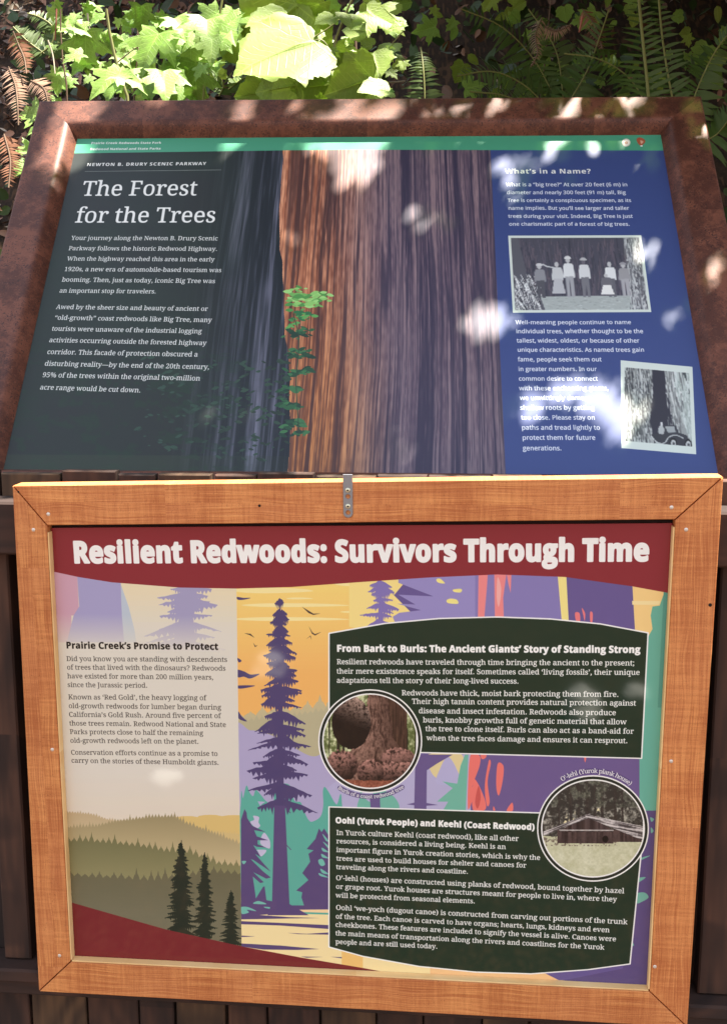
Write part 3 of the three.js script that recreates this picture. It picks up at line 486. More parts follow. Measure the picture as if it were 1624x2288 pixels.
  for (const [k, a, b, c, s] of [[2, 637, 831, 1180, 'What is a “big tree?” At over 20 feet (6 m) in'], [2, 640, 866, 1172, 'diameter and nearly 300 feet (91 m) tall, Big'], [2, 645, 901, 1196, 'Tree is certainly a conspicuous specimen, as its'], [2, 647, 936, 1187, 'name implies. But you’ll see larger and taller'], [2, 647, 972, 1203, 'trees during your visit. Indeed, Big Tree is just'], [2, 651, 1007, 1190, 'one charismatic part of a forest of big trees.'],
    [4, 680, 447, 1196, 'Well-meaning people continue to name'], [4, 682, 487, 1250, 'individual trees, whether thought to be the'], [4, 685, 529, 1233, 'tallest, widest, oldest, or because of other'], [4, 688, 570, 1255, 'unique characteristics. As named trees gain'], [4, 690, 613, 1064, 'fame, people seek them out'], [4, 692, 656, 1043, 'in greater numbers. In our'], [4, 694, 699, 1047, 'common desire to connect'], [4, 696, 742, 1096, 'with these enchanting giants,'], [4, 699, 785, 1095, 'we unwittingly damage their'], [4, 700, 829, 1033, 'shallow roots by getting'], [4, 705, 873, 1035, 'too close. Please stay on'], [4, 707, 918, 1058, 'paths and tread lightly to'], [4, 710, 963, 1037, 'protect them for future'], [4, 712, 1010, 886, 'generations.']]) p.text(z(k, a, b), z(k, c, b), s, SANS, '#dfe2ea', { bold: 0.012, tall: 1.12 });
  // the two small emblems in the strip
  const disc = (c, rx, ry, col) => p.fill(Array.from({ length: 20 }, (_, i) => [c[0] + rx * Math.cos(i * 0.31416), c[1] + ry * Math.sin(i * 0.31416)]), col);
  disc(z(2, 1173, 636), 9.5, 9, '#d8d2c4'); disc(z(2, 1173, 636), 7.4, 7, '#f2ece0'); disc(z(2, 1173, 637), 4, 3.4, '#cfa08c');
  p.fill([z(2, 1219, 622), z(2, 1232, 613), z(2, 1252, 620), z(2, 1258, 632), z(2, 1248, 645), z(2, 1238, 650), z(2, 1226, 640)], '#a8553c', true); p.fill([z(2, 1236, 626), z(2, 1250, 632), z(2, 1240, 642)], '#d9a58c', true); disc(z(2, 1241, 651), 3, 1.6, '#e8e8e4');
  // old photographs
  const framed = (quad, draw, border) => {
    p.fill(quad, '#d2dbd2'); const q = (a, b) => { const t = [0, 1].map((k) => lerp(lerp(quad[0][k], quad[1][k], a), lerp(quad[3][k], quad[2][k], a), b)); return t; };
    const inner = [[border, border * 1.5], [1 - border, border * 1.5], [1 - border, 1 - border * 1.7], [border, 1 - border * 1.7]].map((v) => q(...v)); x.save(); p.path(inner); x.clip(); draw(q); p.soften(3); x.restore();
  };
  const strokes = (q, x0_, y0_, x1_, y1_, cols, n, len, seed, ang, wd = 1) => { const rr = rng(seed); for (let i = 0; i < n; i++) { const a = lerp(x0_, x1_, rr()), b = lerp(y0_, y1_, rr()), t = ang + (rr() - 0.5) * 0.5, l = len * (0.4 + rr()); p.line([q(a, b), q(a + Math.cos(t) * l * 0.5, b + Math.sin(t) * l)], cols[Math.floor(rr() * cols.length)], wd * (0.5 + rr())); } };
  framed([z(4, 647, 52), z(4, 1240, 50), z(4, 1285, 393), z(4, 668, 396)], (q) => {
    p.fill([q(0, 0), q(1, 0), q(1, 1), q(0, 1)], '#4d4c58'); strokes(q, 0, 0, 1, 0.75, ['#5d5763', '#3d3d49', '#4a4953', '#655b64'], 500, 0.25, 3, 1.57, 2);
    p.fill([q(0, 0.8), q(0.3, 0.79), q(1, 0.78), q(1, 1), q(0, 1)], '#a9b0ad'); strokes(q, 0, 0.8, 1, 0.98, ['#c2c9c6', '#8b918f', '#b4bbb8'], 300, 0.05, 4, 0);
    p.fill([q(0, 0), q(0.07, 0), q(0.12, 0.5), q(0.2, 0.75), q(0.24, 1), q(0, 1)], '#5b5b63'); strokes(q, 0, 0.5, 0.2, 1, ['#d5d8d6', '#2d2c33', '#98999b', '#eef0ee'], 260, 0.12, 5, 1.2, 1.2);
    p.fill([q(0.86, 0), q(1, 0), q(1, 1), q(0.88, 0.97)], '#84878a'); strokes(q, 0.86, 0, 1, 0.95, ['#b7babb', '#54545a', '#c9cccb', '#6d6d72'], 420, 0.16, 6, 1.57, 1.2);
    const body = (cx, top, h, { head = '#bdbdbd', hat, shirt = '#d9dbda', legs = '#6b6b72', skirt, arm } = {}) => {
      const e = (a, b, ra, rb, c) => p.fill(Array.from({ length: 14 }, (_, i) => q(cx + a + ra * Math.cos(i * 0.4488), top + b * h + rb * h * Math.sin(i * 0.4488))), c);
      p.fill([q(cx - 0.034, top + 0.2 * h), q(cx - 0.012, top + 0.16 * h), q(cx + 0.012, top + 0.16 * h), q(cx + 0.036, top + 0.2 * h), q(cx + 0.043, top + 0.5 * h), q(cx + 0.026, top + 0.52 * h), q(cx - 0.026, top + 0.52 * h), q(cx - 0.042, top + 0.5 * h)], shirt, true);
      if (skirt) p.fill([q(cx - 0.028, top + 0.48 * h), q(cx + 0.03, top + 0.48 * h), q(cx + 0.05, top + 0.9 * h), q(cx - 0.05, top + 0.9 * h)], skirt);
      else { p.fill([q(cx - 0.028, top + 0.48 * h), q(cx + 0.002, top + 0.5 * h), q(cx - 0.004, top + h), q(cx - 0.026, top + h)], legs); p.fill([q(cx + 0.0, top + 0.48 * h), q(cx + 0.03, top + 0.48 * h), q(cx + 0.03, top + h), q(cx + 0.008, top + h)], legs); }
      e(0.0, 0.08, 0.016, 0.075, head); if (hat) p.fill([q(cx - 0.024, top + 0.045 * h), q(cx - 0.012, top - 0.02 * h), q(cx + 0.014, top - 0.02 * h), q(cx + 0.026, top + 0.05 * h)], hat, true);
      if (arm) p.line(arm.map((v) => q(...v)), shirt, 4);
    };
    body(0.215, 0.37, 0.44, { shirt: '#8d8e93', legs: '#55555c', hat: '#c9c9c9' }); body(0.345, 0.34, 0.46, { skirt: '#b9babd', shirt: '#c6c8c8', arm: [[0.33, 0.42], [0.27, 0.4], [0.24, 0.37]] }); body(0.43, 0.28, 0.52, { shirt: '#dcdedd', legs: '#a3a4a8', hat: '#d4d4d2' }); body(0.545, 0.3, 0.5, { shirt: '#d4d6d6', legs: '#77777d', hat: '#b5b5b5', head: '#6b6770' }); body(0.735, 0.34, 0.46, { shirt: '#dfe1e0', legs: '#66666d' }); body(0.7, 0.5, 0.3, { shirt: '#6c6b72', skirt: '#e6e6e2' }); body(0.835, 0.36, 0.43, { shirt: '#9b9a9c', legs: '#aaa9ad', hat: '#9a989c' });
  }, 0.02);
  framed([z(4, 1148, 608), z(4, 1468, 637), z(4, 1485, 1028), z(4, 1152, 1000)], (q) => {
    p.fill([q(0, 0), q(1, 0), q(1, 1), q(0, 1)], '#b9c2bc'); strokes(q, 0.6, 0, 1, 0.9, ['#a4aea8', '#cdd5d0', '#98a29c'], 240, 0.14, 8, 1.57, 1.6);
    p.fill([q(0.0, 0.86), q(1, 0.84), q(1, 1), q(0, 1)], '#a9b2ac'); p.fill([q(0.1, 0), q(0.48, 0), q(0.46, 0.6), q(0.52, 0.86), q(0.05, 0.9), q(0.02, 0.5)], '#8b8f8c'); strokes(q, 0.02, 0, 0.48, 0.85, ['#c0c4c0', '#5d5f60', '#3f4044', '#a4a8a5'], 520, 0.16, 9, 1.57, 1.2);
    p.fill([q(0.44, 0), q(0.59, 0), q(0.64, 0.3), q(0.7, 0.62), q(0.76, 0.86), q(0.44, 0.86), q(0.39, 0.66), q(0.44, 0.35)], '#34323c'); p.fill([q(0.59, 0), q(0.7, 0), q(0.78, 0.5), q(0.93, 0.85), q(0.78, 0.85), q(0.68, 0.5)], '#989c99'); strokes(q, 0.62, 0, 0.85, 0.85, ['#cfd3cf', '#707272'], 160, 0.14, 10, 1.4);
    p.fill([q(0.84, 0.04), q(0.95, 0.02), q(0.9, 0.09), q(0.93, 0.2), q(0.88, 0.12)], '#4a4f50'); p.fill([q(0.93, 0.25), q(0.97, 0.3), q(0.93, 0.32)], '#5a5f60');
    // the old open car
    p.fill([q(0.4, 0.82), q(0.5, 0.8), q(0.56, 0.78), q(0.58, 0.7), q(0.74, 0.69), q(0.78, 0.77), q(0.88, 0.79), q(0.93, 0.87), q(0.9, 0.95), q(0.6, 0.93), q(0.48, 0.9)], '#3a3a3f'); p.fill([q(0.59, 0.71), q(0.72, 0.7), q(0.74, 0.77), q(0.63, 0.78)], '#9fa4a3'); p.line([q(0.4, 0.83), q(0.48, 0.9), q(0.58, 0.9), q(0.64, 0.83), q(0.74, 0.8), q(0.84, 0.83)], '#c9cecb', 2.4, true);
    const wheel = (a, b) => { for (const [s, c] of [[1, '#17171a'], [0.72, '#b9bdbb'], [0.3, '#4a4a4d']]) p.fill(Array.from({ length: 16 }, (_, i) => q(a + 0.05 * s * Math.cos(i * 0.3927), b + 0.068 * s * Math.sin(i * 0.3927))), c); }; wheel(0.7, 0.9); wheel(0.9, 0.9);
    p.fill([q(0.5, 0.79), q(0.51, 0.72), q(0.55, 0.7), q(0.58, 0.74), q(0.57, 0.8)], '#b0b4b2', true); p.fill(Array.from({ length: 10 }, (_, i) => q(0.545 + 0.018 * Math.cos(i * 0.628), 0.685 + 0.024 * Math.sin(i * 0.628))), '#d0d2d0');
  }, 0.05);
  // pale cut edge of the panel
  const e = [[172.5, 309.2], [1476.5, 300.3], [1606.1, 1065.4], [6.3, 1051.1]]; p.line(e, '#b9c1c4', 2.2, false, true);
  return p;
}

// ---------------------------------------------------------------- the wood framed sign
{
  const pr = lowerPrint(), tex = canvasTexture(pr.c); tex.flipY = true;
  const sign = thing('wood_framed_sign', 'redwood framed interpretive panel with maroon header hung on dark planks', 'sign', L.at(0, -0.46, 0));
  const [TL, TR, BR, BL] = lowQuad;
  const g = slab(L, lowQuad, -0.006, 0, 0), P = g.attributes.position, uv = g.attributes.uv, w = new THREE.Vector3();
  for (let i = 0; i < P.count; i++) { w.fromBufferAttribute(P, i).sub(L.c); uv.setXY(i, (w.dot(L.u) - pr.u0) / (pr.u1 - pr.u0), (w.dot(L.v) - pr.v0) / (pr.v1 - pr.v0)); }
  part('printed_panel', g, new THREE.MeshPhysicalMaterial({ map: tex, roughness: 0.5, specularIntensity: 0.1, clearcoat: 1, clearcoatRoughness: 0.05 }), sign);
  const D = 0.016, at = (x, y, h = D) => L.uv(x / 1.11884, y / 1.11884, h);
  const i0 = at(119.5, 1314), i1 = at(1683, 1299.5), i2 = [BR[0], BR[1]], i3 = [BL[0], BL[1]], o0 = at(33, 1215), o1 = at(1806, 1193), o2 = at(1716, 2568), o3 = at(99, 2478);
  i0[0] = TL[0] - 0.001; i1[0] = TR[0] + 0.001;
  const gapm = 0.0009;                                     // open mitres
  const sh = (a, b, k) => { const d = norm2(a, b); return [[a[0] - d[1] * k, a[1] + d[0] * k], [b[0] - d[1] * k, b[1] + d[0] * k]]; };
  const rail = (name, poly, mat, ang, off) => part(name, slab(L, poly, -0.02, D, 0.0012, ang, off), mat, sign);
  { const [a, b] = sh(o0, i0, gapm), [c, d] = sh(o1, i1, -gapm); rail('top_rail', [a, c, d, b], sawnMats[0], 0, [0.3, 0.02]); }
  { const [a, b] = sh(o3, i3, -gapm), [c, d] = sh(o2, i2, gapm); rail('bottom_rail', [a, c, d, b], sawnMats[1], 0, [0.9, 0.03]); }
  { const [a, b] = sh(o0, i0, -gapm), [c, d] = sh(o3, i3, gapm); rail('side_rail', [a, b, d, c], sawnMats[1], Math.PI / 2, [0.4, 0.01]); }
  { const [a, b] = sh(o1, i1, gapm), [c, d] = sh(o2, i2, -gapm); rail('side_rail', [a, b, d, c], sawnMats[0], Math.PI / 2, [0.1, 0.05]); }
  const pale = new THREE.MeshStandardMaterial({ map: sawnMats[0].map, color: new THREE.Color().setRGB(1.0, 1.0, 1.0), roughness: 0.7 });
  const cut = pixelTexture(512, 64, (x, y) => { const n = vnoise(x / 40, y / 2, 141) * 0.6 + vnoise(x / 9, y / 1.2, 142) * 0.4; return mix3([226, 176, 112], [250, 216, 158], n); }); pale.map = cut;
  const lipStrip = (a, b, dx, dy) => part('lit_lip_strip', slab(L, [a, b, [b[0] + dx, b[1] + dy], [a[0] + dx, a[1] + dy]], 0.0006, D - 0.0006, 0.0006, Math.abs(dx) > Math.abs(dy) ? Math.PI / 2 : 0), pale, sign);  // pale strips added on the lip: cut wood tone with its light painted in
  lipStrip([i3[0] + 0.002, i3[1]], [i2[0] - 0.002, i2[1]], 0, 0.0026); lipStrip([i2[0], i2[1] + 0.0035], [i1[0], i1[1] - 0.012], -0.0026, 0); lipStrip([i3[0], i3[1] + 0.0035], [i0[0], i0[1] - 0.012], 0.0022, 0);
  part('shade_gap_board', slab(L, [[o0[0] + 0.02, o0[1] - 0.02], [o1[0] - 0.02, o1[1] - 0.02], [o2[0] - 0.02, o2[1] + 0.02], [o3[0] + 0.02, o3[1] + 0.02]], -0.0135, -0.0075, 0), new THREE.MeshStandardMaterial({ color: 0x241510, roughness: 0.9 }), sign);  // added dark board; its top strip stands in for the rail's shaded underside
  const up = new THREE.Quaternion().setFromUnitVectors(new THREE.Vector3(0, 1, 0), L.n);
  const dome = (u, v, r, h, name, mat, base = D, parent = sign) => { const geo = new THREE.LatheGeometry([[0, h], [r * 0.55, h * 0.92], [r * 0.9, h * 0.55], [r, 0], [r, -0.002]].map((q) => new THREE.Vector2(...q)), 14); geo.applyQuaternion(up); const c = L.at(u, v, base); geo.translate(c.x, c.y, c.z); return part(name, geo, mat, parent, sign); };
  for (const q of [z(5, 217, 188), z(5, 151, 258), z(6, 1375, 158), z(6, 1440, 257), z(7, 235, 168), z(7, 267, 1087), z(8, 1373, 220), [1462, 2160]]) { const [u, v] = L.uv(q[0], q[1], D); dome(u, v, 0.0032, 0.0012, 'nail_head', nailMetal); }
  for (const [q, r] of [[z(6, 1547, 593), 0.0028], [z(5, 84, 88), 0.0014], [z(5, 1158, 150), 0.0022]]) { const [u, v] = L.uv(q[0], q[1], D); dome(u, v, r, 0.0002, 'nail_hole', darkHole, D + 0.0004); }
  // the keyhole hanger: flat zinc strap over the top rail
  const cx = L.uv(...[870 / 1.11884, 1240 / 1.11884], D)[0], yTop = L.uv(777, 1060, D)[1], yBot = at(872, 1293)[1], wd = 0.0072;
  const s = new THREE.Shape(), m = yBot + wd; s.moveTo(-wd, yTop); s.lineTo(-wd, m); s.absarc(0, m, wd, Math.PI, Math.PI * 2, false); s.lineTo(wd, yTop); s.lineTo(-wd, yTop);
  const screwV = [at(870, 1225)[1], at(871, 1265)[1]], holeV = [at(870, 1241)[1], at(872, 1281)[1]];
  for (const v of holeV) { const h = new THREE.Path(); h.absarc(0, v, 0.0042, 0, Math.PI * 2, true); s.holes.push(h); }
  const sg = new THREE.ExtrudeGeometry(s, { depth: 0.0016, bevelEnabled: true, bevelSize: 0.0004, bevelThickness: 0.0004, bevelSegments: 1, curveSegments: 10 }); sg.translate(cx, 0, D + 0.0006); sg.applyMatrix4(L.m); sg.translate(L.c.x, L.c.y, L.c.z);
  const strap = part('hanger_strap', sg, zinc, sign);
  for (const v of screwV) { const k = dome(cx, v, 0.0042, 0.0016, 'screw', screwMetal, D + 0.0027, strap); k.position.set(0, 0, 0); dome(cx, v, 0.0014, 0.0004, 'screw_socket', darkHole, D + 0.0043, strap); }
}

// pale stones added on the unseen ground so the glossy panel mirrors bright glints
{
  const glintStoneMat = new THREE.MeshStandardMaterial({ map: pixelTexture(256, 256, (x, y) => { const n = vnoise(x / 30, y / 30, 151, 8, 8) * 0.5 + vnoise(x / 5, y / 5, 152) * 0.5; return mix3([206, 204, 198], [240, 238, 232], n); }), roughness: 0.8 });
  const mirrored = (x, y) => { const [u, v] = L.uv(x, y), p = L.at(u, v), d = p.clone().sub(EYE).normalize(); d.addScaledVector(L.n, -2 * d.dot(L.n)); return p.addScaledVector(d, p.y / -d.y); };
  [[600, 1512, 0.075, 0.9, 'added tall pale stone out of view, a glint source for the wood framed panel'], [1300, 1606, 0.08, 1, 'added rounded white stone out of view, a glint source for the panel'], [1418, 1560, 0.05, 0.7, 'added small white stone beside the rounded one, for a glint in the panel'], [372, 1752, 0.045, 0.7, 'added flat pale pebble before the wall, for a glint in the panel']].forEach(([x, y, rad, tall, label], i) => {
    const g = new THREE.IcosahedronGeometry(rad, 4), P = g.attributes.position, v = new THREE.Vector3();
    for (let k = 0; k < P.count; k++) { v.fromBufferAttribute(P, k); const q = v.clone().normalize(), n = 0.8 + 0.5 * vnoise(q.x * 1.7 + q.z + 9 * i, q.y * 1.9 + q.z * 0.7, 160 + i); v.multiplyScalar(n); P.setXYZ(k, v.x, v.y * tall, v.z * 1.2); }
    g.computeVertexNormals(); const o = new THREE.Mesh(g, glintStoneMat); o.name = numbered('added_glint_stone'); o.position.copy(mirrored(x, y)); o.position.y = rad * tall * 0.6; o.userData = { label, category: 'stone' }; scene.add(o);
  });
}

// ---------------------------------------------------------------- the steel framed wayside sign
const cortenTex = pixelTexture(1024, 1024, (x, y) => {
  const n = vnoise(x / 90, y / 90, 91, 0, 0) * 0.5 + vnoise(x / 22, y / 22, 92) * 0.3 + vnoise(x / 6, y / 6, 93) * 0.2, sp = smooth(0.74, 0.84, vnoise(x / 4.2, y / 4.2, 94)) * smooth(0.3, 0.6, vnoise(x / 60, y / 60, 95)), sp2 = smooth(0.84, 0.9, vnoise(x / 9, y / 9, 96)), pl = smooth(0.82, 0.95, vnoise(x / 5, y / 5, 97));
  let c = mix3([80, 41, 28], [118, 69, 50], smooth(0.25, 0.75, n)); c = mix3(c, [146, 100, 82], pl * 0.4); c = mix3(c, [48, 26, 22], Math.max(sp * 0.7, sp2 * 0.4)); return c;
});
cortenTex.repeat.set(1 / 0.5, 1 / 0.5);
{
  const pr = upperPrint(), tex = canvasTexture(pr.c); tex.flipY = true;
  const ground = groundHeight(0, -(U.at(0, -0.3).z - fenceZ(0)));
  const sign = thing('steel_framed_sign', 'slanted interpretive panel in a wide rusted steel frame before the leafy bank', 'sign', new THREE.Vector3(0, ground, U.at(0, -0.2).z));
  const g = slab(U, upQuad, -0.006, 0, 0), P = g.attributes.position, uv = g.attributes.uv, w = new THREE.Vector3();
  for (let i = 0; i < P.count; i++) { w.fromBufferAttribute(P, i).sub(U.c); uv.setXY(i, (w.dot(U.u) - pr.u0) / (pr.u1 - pr.u0), (w.dot(U.v) - pr.v0) / (pr.v1 - pr.v0)); }
  part('printed_panel', g, new THREE.MeshPhysicalMaterial({ map: tex, roughness: 0.5, specularIntensity: 0.75, clearcoat: 0.12, clearcoatRoughness: 0.3 }), sign);
  // frame: one profile swept round the panel, [outward, height]
  const prof = [[-0.004, -0.012], [-0.001, 0.002], [0.010, 0.017], [0.0145, 0.0225], [0.0185, 0.0258], [0.0235, 0.0277], [0.029, 0.028], [0.088, 0.028], [0.0915, 0.027], [0.0935, 0.0245], [0.094, 0.02], [0.094, -0.06], [0.08, -0.062]];
  const dirs = [[-1, 1], [1, 1], [1, -1], [-1, -1]], pos = [], uvs = [], idx = [];
  for (let s = 0; s < 4; s++) {                            // each side with its own vertices so that the mitres stay crisp
    const a = s, b = (s + 1) % 4, along = s % 2 ? 'v' : 'u', base = pos.length / 3, n = 24; let acc = 0;
    prof.forEach(([o, h], k) => {
      if (k) acc += Math.hypot(o - prof[k - 1][0], h - prof[k - 1][1]);
      for (let i = 0; i <= n; i++) { const t = i / n, A = [upQuad[a][0] + dirs[a][0] * o, upQuad[a][1] + dirs[a][1] * o], B = [upQuad[b][0] + dirs[b][0] * o, upQuad[b][1] + dirs[b][1] * o], q = [lerp(A[0], B[0], t), lerp(A[1], B[1], t)], W = U.at(q[0], q[1], h); pos.push(W.x, W.y, W.z); uvs.push((along === 'u' ? q[0] : q[1]) + s * 0.31, acc + s * 0.17); }
    });
    for (let k = 0; k < prof.length - 1; k++) for (let i = 0; i < n; i++) { const p0 = base + k * (n + 1) + i, p1 = p0 + 1, p2 = p0 + n + 1, p3 = p2 + 1; idx.push(p0, p1, p3, p0, p3, p2); }
  }
  const fg = geom(pos, uvs, idx);
  const corten = new THREE.MeshStandardMaterial({ map: cortenTex, bumpMap: cortenTex, bumpScale: 0.0006, roughness: 0.55, metalness: 0.15, side: THREE.DoubleSide });
  part('steel_frame', fg, corten, sign);
  part('back_plate', slab(U, [[-0.73, -0.53], [0.73, -0.53], [0.73, 0.53], [-0.73, 0.53]], -0.058, -0.052, 0), corten, sign);
  for (const u of [-0.5, 0.5]) { const t = U.at(u, 0.02, -0.058), geo = new THREE.BoxGeometry(0.1, t.y - ground + 0.3, 0.05); geo.translate(t.x, (t.y + ground - 0.3) / 2 - 0.03, t.z - 0.03); part('leg', geo, corten, sign); }
}

// ---------------------------------------------------------------- plants
const veinTex = (() => {
  const [c, x] = canvas(512, 512); x.fillStyle = '#dfe3d6'; x.fillRect(0, 0, 512, 512);
  const r = rng(12), P = (a, b) => [(a * 0.5 + 0.5) * 512, (1 - (b * 0.8 + 0.1)) * 512];
  for (let i = 0; i < 1400; i++) { const k = 205 + r() * 50; x.fillStyle = `rgba(${k - 14},${k},${k - 40},0.3)`; x.beginPath(); x.arc(r() * 512, r() * 512, 2 + r() * 9, 0, 7); x.fill(); }
  x.strokeStyle = '#ffffff'; const line = (a, b, w) => { x.lineWidth = w; x.beginPath(); x.moveTo(...P(...a)); x.lineTo(...P(...b)); x.stroke(); };
  for (const s of [-1, 1]) for (const [ex, ey] of [[0.62, 0.43], [0.44, -0.08]]) { line([0, 0.02], [s * ex, ey], 5); for (let k = 1; k < 6; k++) { const t = k / 6; line([s * ex * t, 0.02 + (ey - 0.02) * t], [s * (ex * t + 0.06), 0.02 + (ey - 0.02) * t + 0.16], 2); line([s * ex * t, 0.02 + (ey - 0.02) * t], [s * (ex * t + 0.14), 0.02 + (ey - 0.02) * t - 0.05], 2); } }
  line([0, 0], [0, 1], 6); for (let k = 1; k < 9; k++) for (const s of [-1, 1]) line([0, k * 0.11], [s * 0.26, k * 0.11 + 0.17], 2.4);
  const t = canvasTexture(c, true, true); t.repeat.set(0.5, 0.8); t.offset.set(0.5, 0.1); return t;
})();
const leafMat = (r, g, b, tr = 0.35, ro = 0.5) => { const m = new THREE.MeshPhysicalMaterial({ map: veinTex, bumpMap: veinTex, bumpScale: -0.0015, color: new THREE.Color().setRGB(r * 1.25, g * 1.25, b * 1.25), roughness: ro, transmission: tr, thickness: 0, side: THREE.DoubleSide, specularIntensity: 0.6 }); return m; };
const maple = [leafMat(0.27, 0.42, 0.08), leafMat(0.23, 0.38, 0.06), leafMat(0.31, 0.45, 0.11)];
const thimble = [leafMat(0.32, 0.42, 0.07), leafMat(0.28, 0.38, 0.05), leafMat(0.36, 0.46, 0.11)];
const plain = (r, g, b, tr, ro = 0.5) => new THREE.MeshPhysicalMaterial({ color: new THREE.Color().setRGB(r, g, b), roughness: ro, transmission: tr, thickness: 0, side: THREE.DoubleSide, specularIntensity: 0.6 });
const fernMat = [plain(0.07, 0.12, 0.02, 0.2), plain(0.08, 0.13, 0.025, 0.2), plain(0.1, 0.15, 0.035, 0.25)];
const deadFern = [plain(0.24, 0.1, 0.05, 0.15, 0.8), plain(0.34, 0.2, 0.13, 0.15, 0.8)];
const stemGreen = new THREE.MeshStandardMaterial({ color: new THREE.Color().setRGB(0.2, 0.2, 0.05), roughness: 0.6 });
const stemBrown = new THREE.MeshStandardMaterial({ color: new THREE.Color().setRGB(0.14, 0.08, 0.045), roughness: 0.8 });
const stemPale = new THREE.MeshStandardMaterial({ color: new THREE.Color().setRGB(0.36, 0.3, 0.22), roughness: 0.8 });

function leafGeo(half, fold, droop, seed, teeth = 0) {   // half outline from base to tip, leaf length 1 along +y
  const r = rng(seed), side = (s) => {
    const out = []; half.forEach((q, i) => { const j = teeth && i && i < half.length - 1 ? 1 + (r() - 0.5) * 0.1 : 1; out.push(new THREE.Vector2(q[0] * s * j, q[1]));
      if (teeth && i < half.length - 1) { const n = half[i + 1], steps = 4; for (let k = 1; k < steps; k++) { const t = k / steps, o = (k % 2 ? teeth : -teeth * 0.4) * (0.6 + r() * 0.8); out.push(new THREE.Vector2((lerp(q[0], n[0], t) + o) * s, lerp(q[1], n[1], t) - o * 0.3)); } } });
    for (const y of [0.75, 0.5, 0.25]) out.push(new THREE.Vector2(0, y)); return out; };
  const pos = [], uv = [], idx = [];
  for (const s of [1, -1]) { const poly = side(s), b = pos.length / 3; for (const q of poly) { pos.push(q.x, q.y, Math.abs(q.x) * fold - droop * (q.y - 0.3) * (q.y - 0.3) + Math.abs(q.x) * Math.abs(q.x) * -0.3 + 0.035 * Math.sin(q.x * 9 + seed) * Math.cos(q.y * 8 + seed * 2)); uv.push(q.x, q.y); }
    const ccw = THREE.ShapeUtils.area(poly) > 0; for (const t of THREE.ShapeUtils.triangulateShape(poly, [])) idx.push(...(ccw ? t : [...t].reverse()).map((k) => b + k)); }
  const g = geom(pos, uv, idx); g.translate(0, -0.42, 0); return g;
}
const mapleHalf = [[0, 0], [0.16, -0.1], [0.46, -0.1], [0.34, 0.05], [0.38, 0.14], [0.3, 0.17], [0.5, 0.27], [0.66, 0.44], [0.5, 0.42], [0.42, 0.5], [0.24, 0.42], [0.25, 0.6], [0.3, 0.68], [0.14, 0.74], [0, 1]];
const thimbleHalf = [[0, 0], [0.14, -0.1], [0.4, -0.06], [0.56, 0.16], [0.52, 0.3], [0.6, 0.46], [0.42, 0.56], [0.36, 0.72], [0.18, 0.84], [0, 1]];
const mapleGeos = [0, 1, 2].map((k) => leafGeo(mapleHalf.map(([a, b]) => [a * (0.95 + k * 0.06), b]), 0.18 + k * 0.1, 0.22 + 0.12 * k, 5 + k));
const thimbleGeos = [0, 1].map((k) => leafGeo(thimbleHalf, 0.15 + 0.15 * k, 0.3, 9 + k, 0.022));
const simpleGeo = leafGeo([[0, 0], [0.2, 0.12], [0.3, 0.35], [0.24, 0.65], [0.1, 0.88], [0, 1]], 0.2, 0.15, 3);
function addLeaf(parent, geo, mat, x, y, depth, sizeD, spin, tx, ty) {       // centre from the picture at a depth in metres
  const p = atDepth(x, y, depth), o = new THREE.Mesh(geo, mat); o.name = 'leaf'; o.position.copy(p).sub(parent.position);
  o.scale.setScalar(sizeD * depth / F); o.quaternion.setFromEuler(new THREE.Euler(tx, ty, 0, 'YXZ')).multiply(new THREE.Quaternion().setFromAxisAngle(new THREE.Vector3(0, 0, 1), spin)); if (tx < 0) litSpots.push([p, sizeD * depth / F * 0.46]); parent.add(o); return o;
}
function stem(parent, pts, r0, r1, mat, name = 'stem') {  // tapered tube through world points
  const c = new THREE.CatmullRomCurve3(pts), n = Math.max(6, pts.length * 4), g = new THREE.TubeGeometry(c, n, 1, 6), P = g.attributes.position;
  for (let i = 0; i <= n; i++) { const q = c.getPointAt(i / n), rr = lerp(r0, r1, i / n); for (let k = 0; k <= 6; k++) { const a = i * 7 + k; P.setXYZ(a, q.x + (P.getX(a) - q.x) * rr, q.y + (P.getY(a) - q.y) * rr, q.z + (P.getZ(a) - q.z) * rr); } }
  g.computeVertexNormals(); return part(name, g, mat, parent);
}
const bankPoint = (x, zz) => new THREE.Vector3(x, groundHeight(x, fenceZ(clamp(x, -8, 8)) - zz), zz);
const pr = rng(404), litSpots = [];
function shrub(name, label, category, group, root, geos, mats, leaves, stems, depth) {
  const t = thing(name, label, category, bankPoint(...root), group);
  for (const s of stems) stem(t, s.pts.map((q) => q.isVector3 ? q : atDepth(q[0], q[1], q[2] ?? depth)), s.r0 ?? 0.005, s.r1 ?? 0.003, s.mat ?? stemGreen);
  for (const [x, y, size, spin, k, dz, tx, ty] of leaves) addLeaf(t, geos[Math.floor(pr() * geos.length)], mats[k ?? Math.floor(pr() * mats.length)], x, y, depth + (dz ?? (pr() - 0.5) * 0.24), size * 1.08, (spin ?? 180) * Math.PI / 180, (tx ?? (-38 + pr() * 26 - 13)) * Math.PI / 180, (ty ?? (pr() - 0.5) * 50) * Math.PI / 180);
  return t;
}
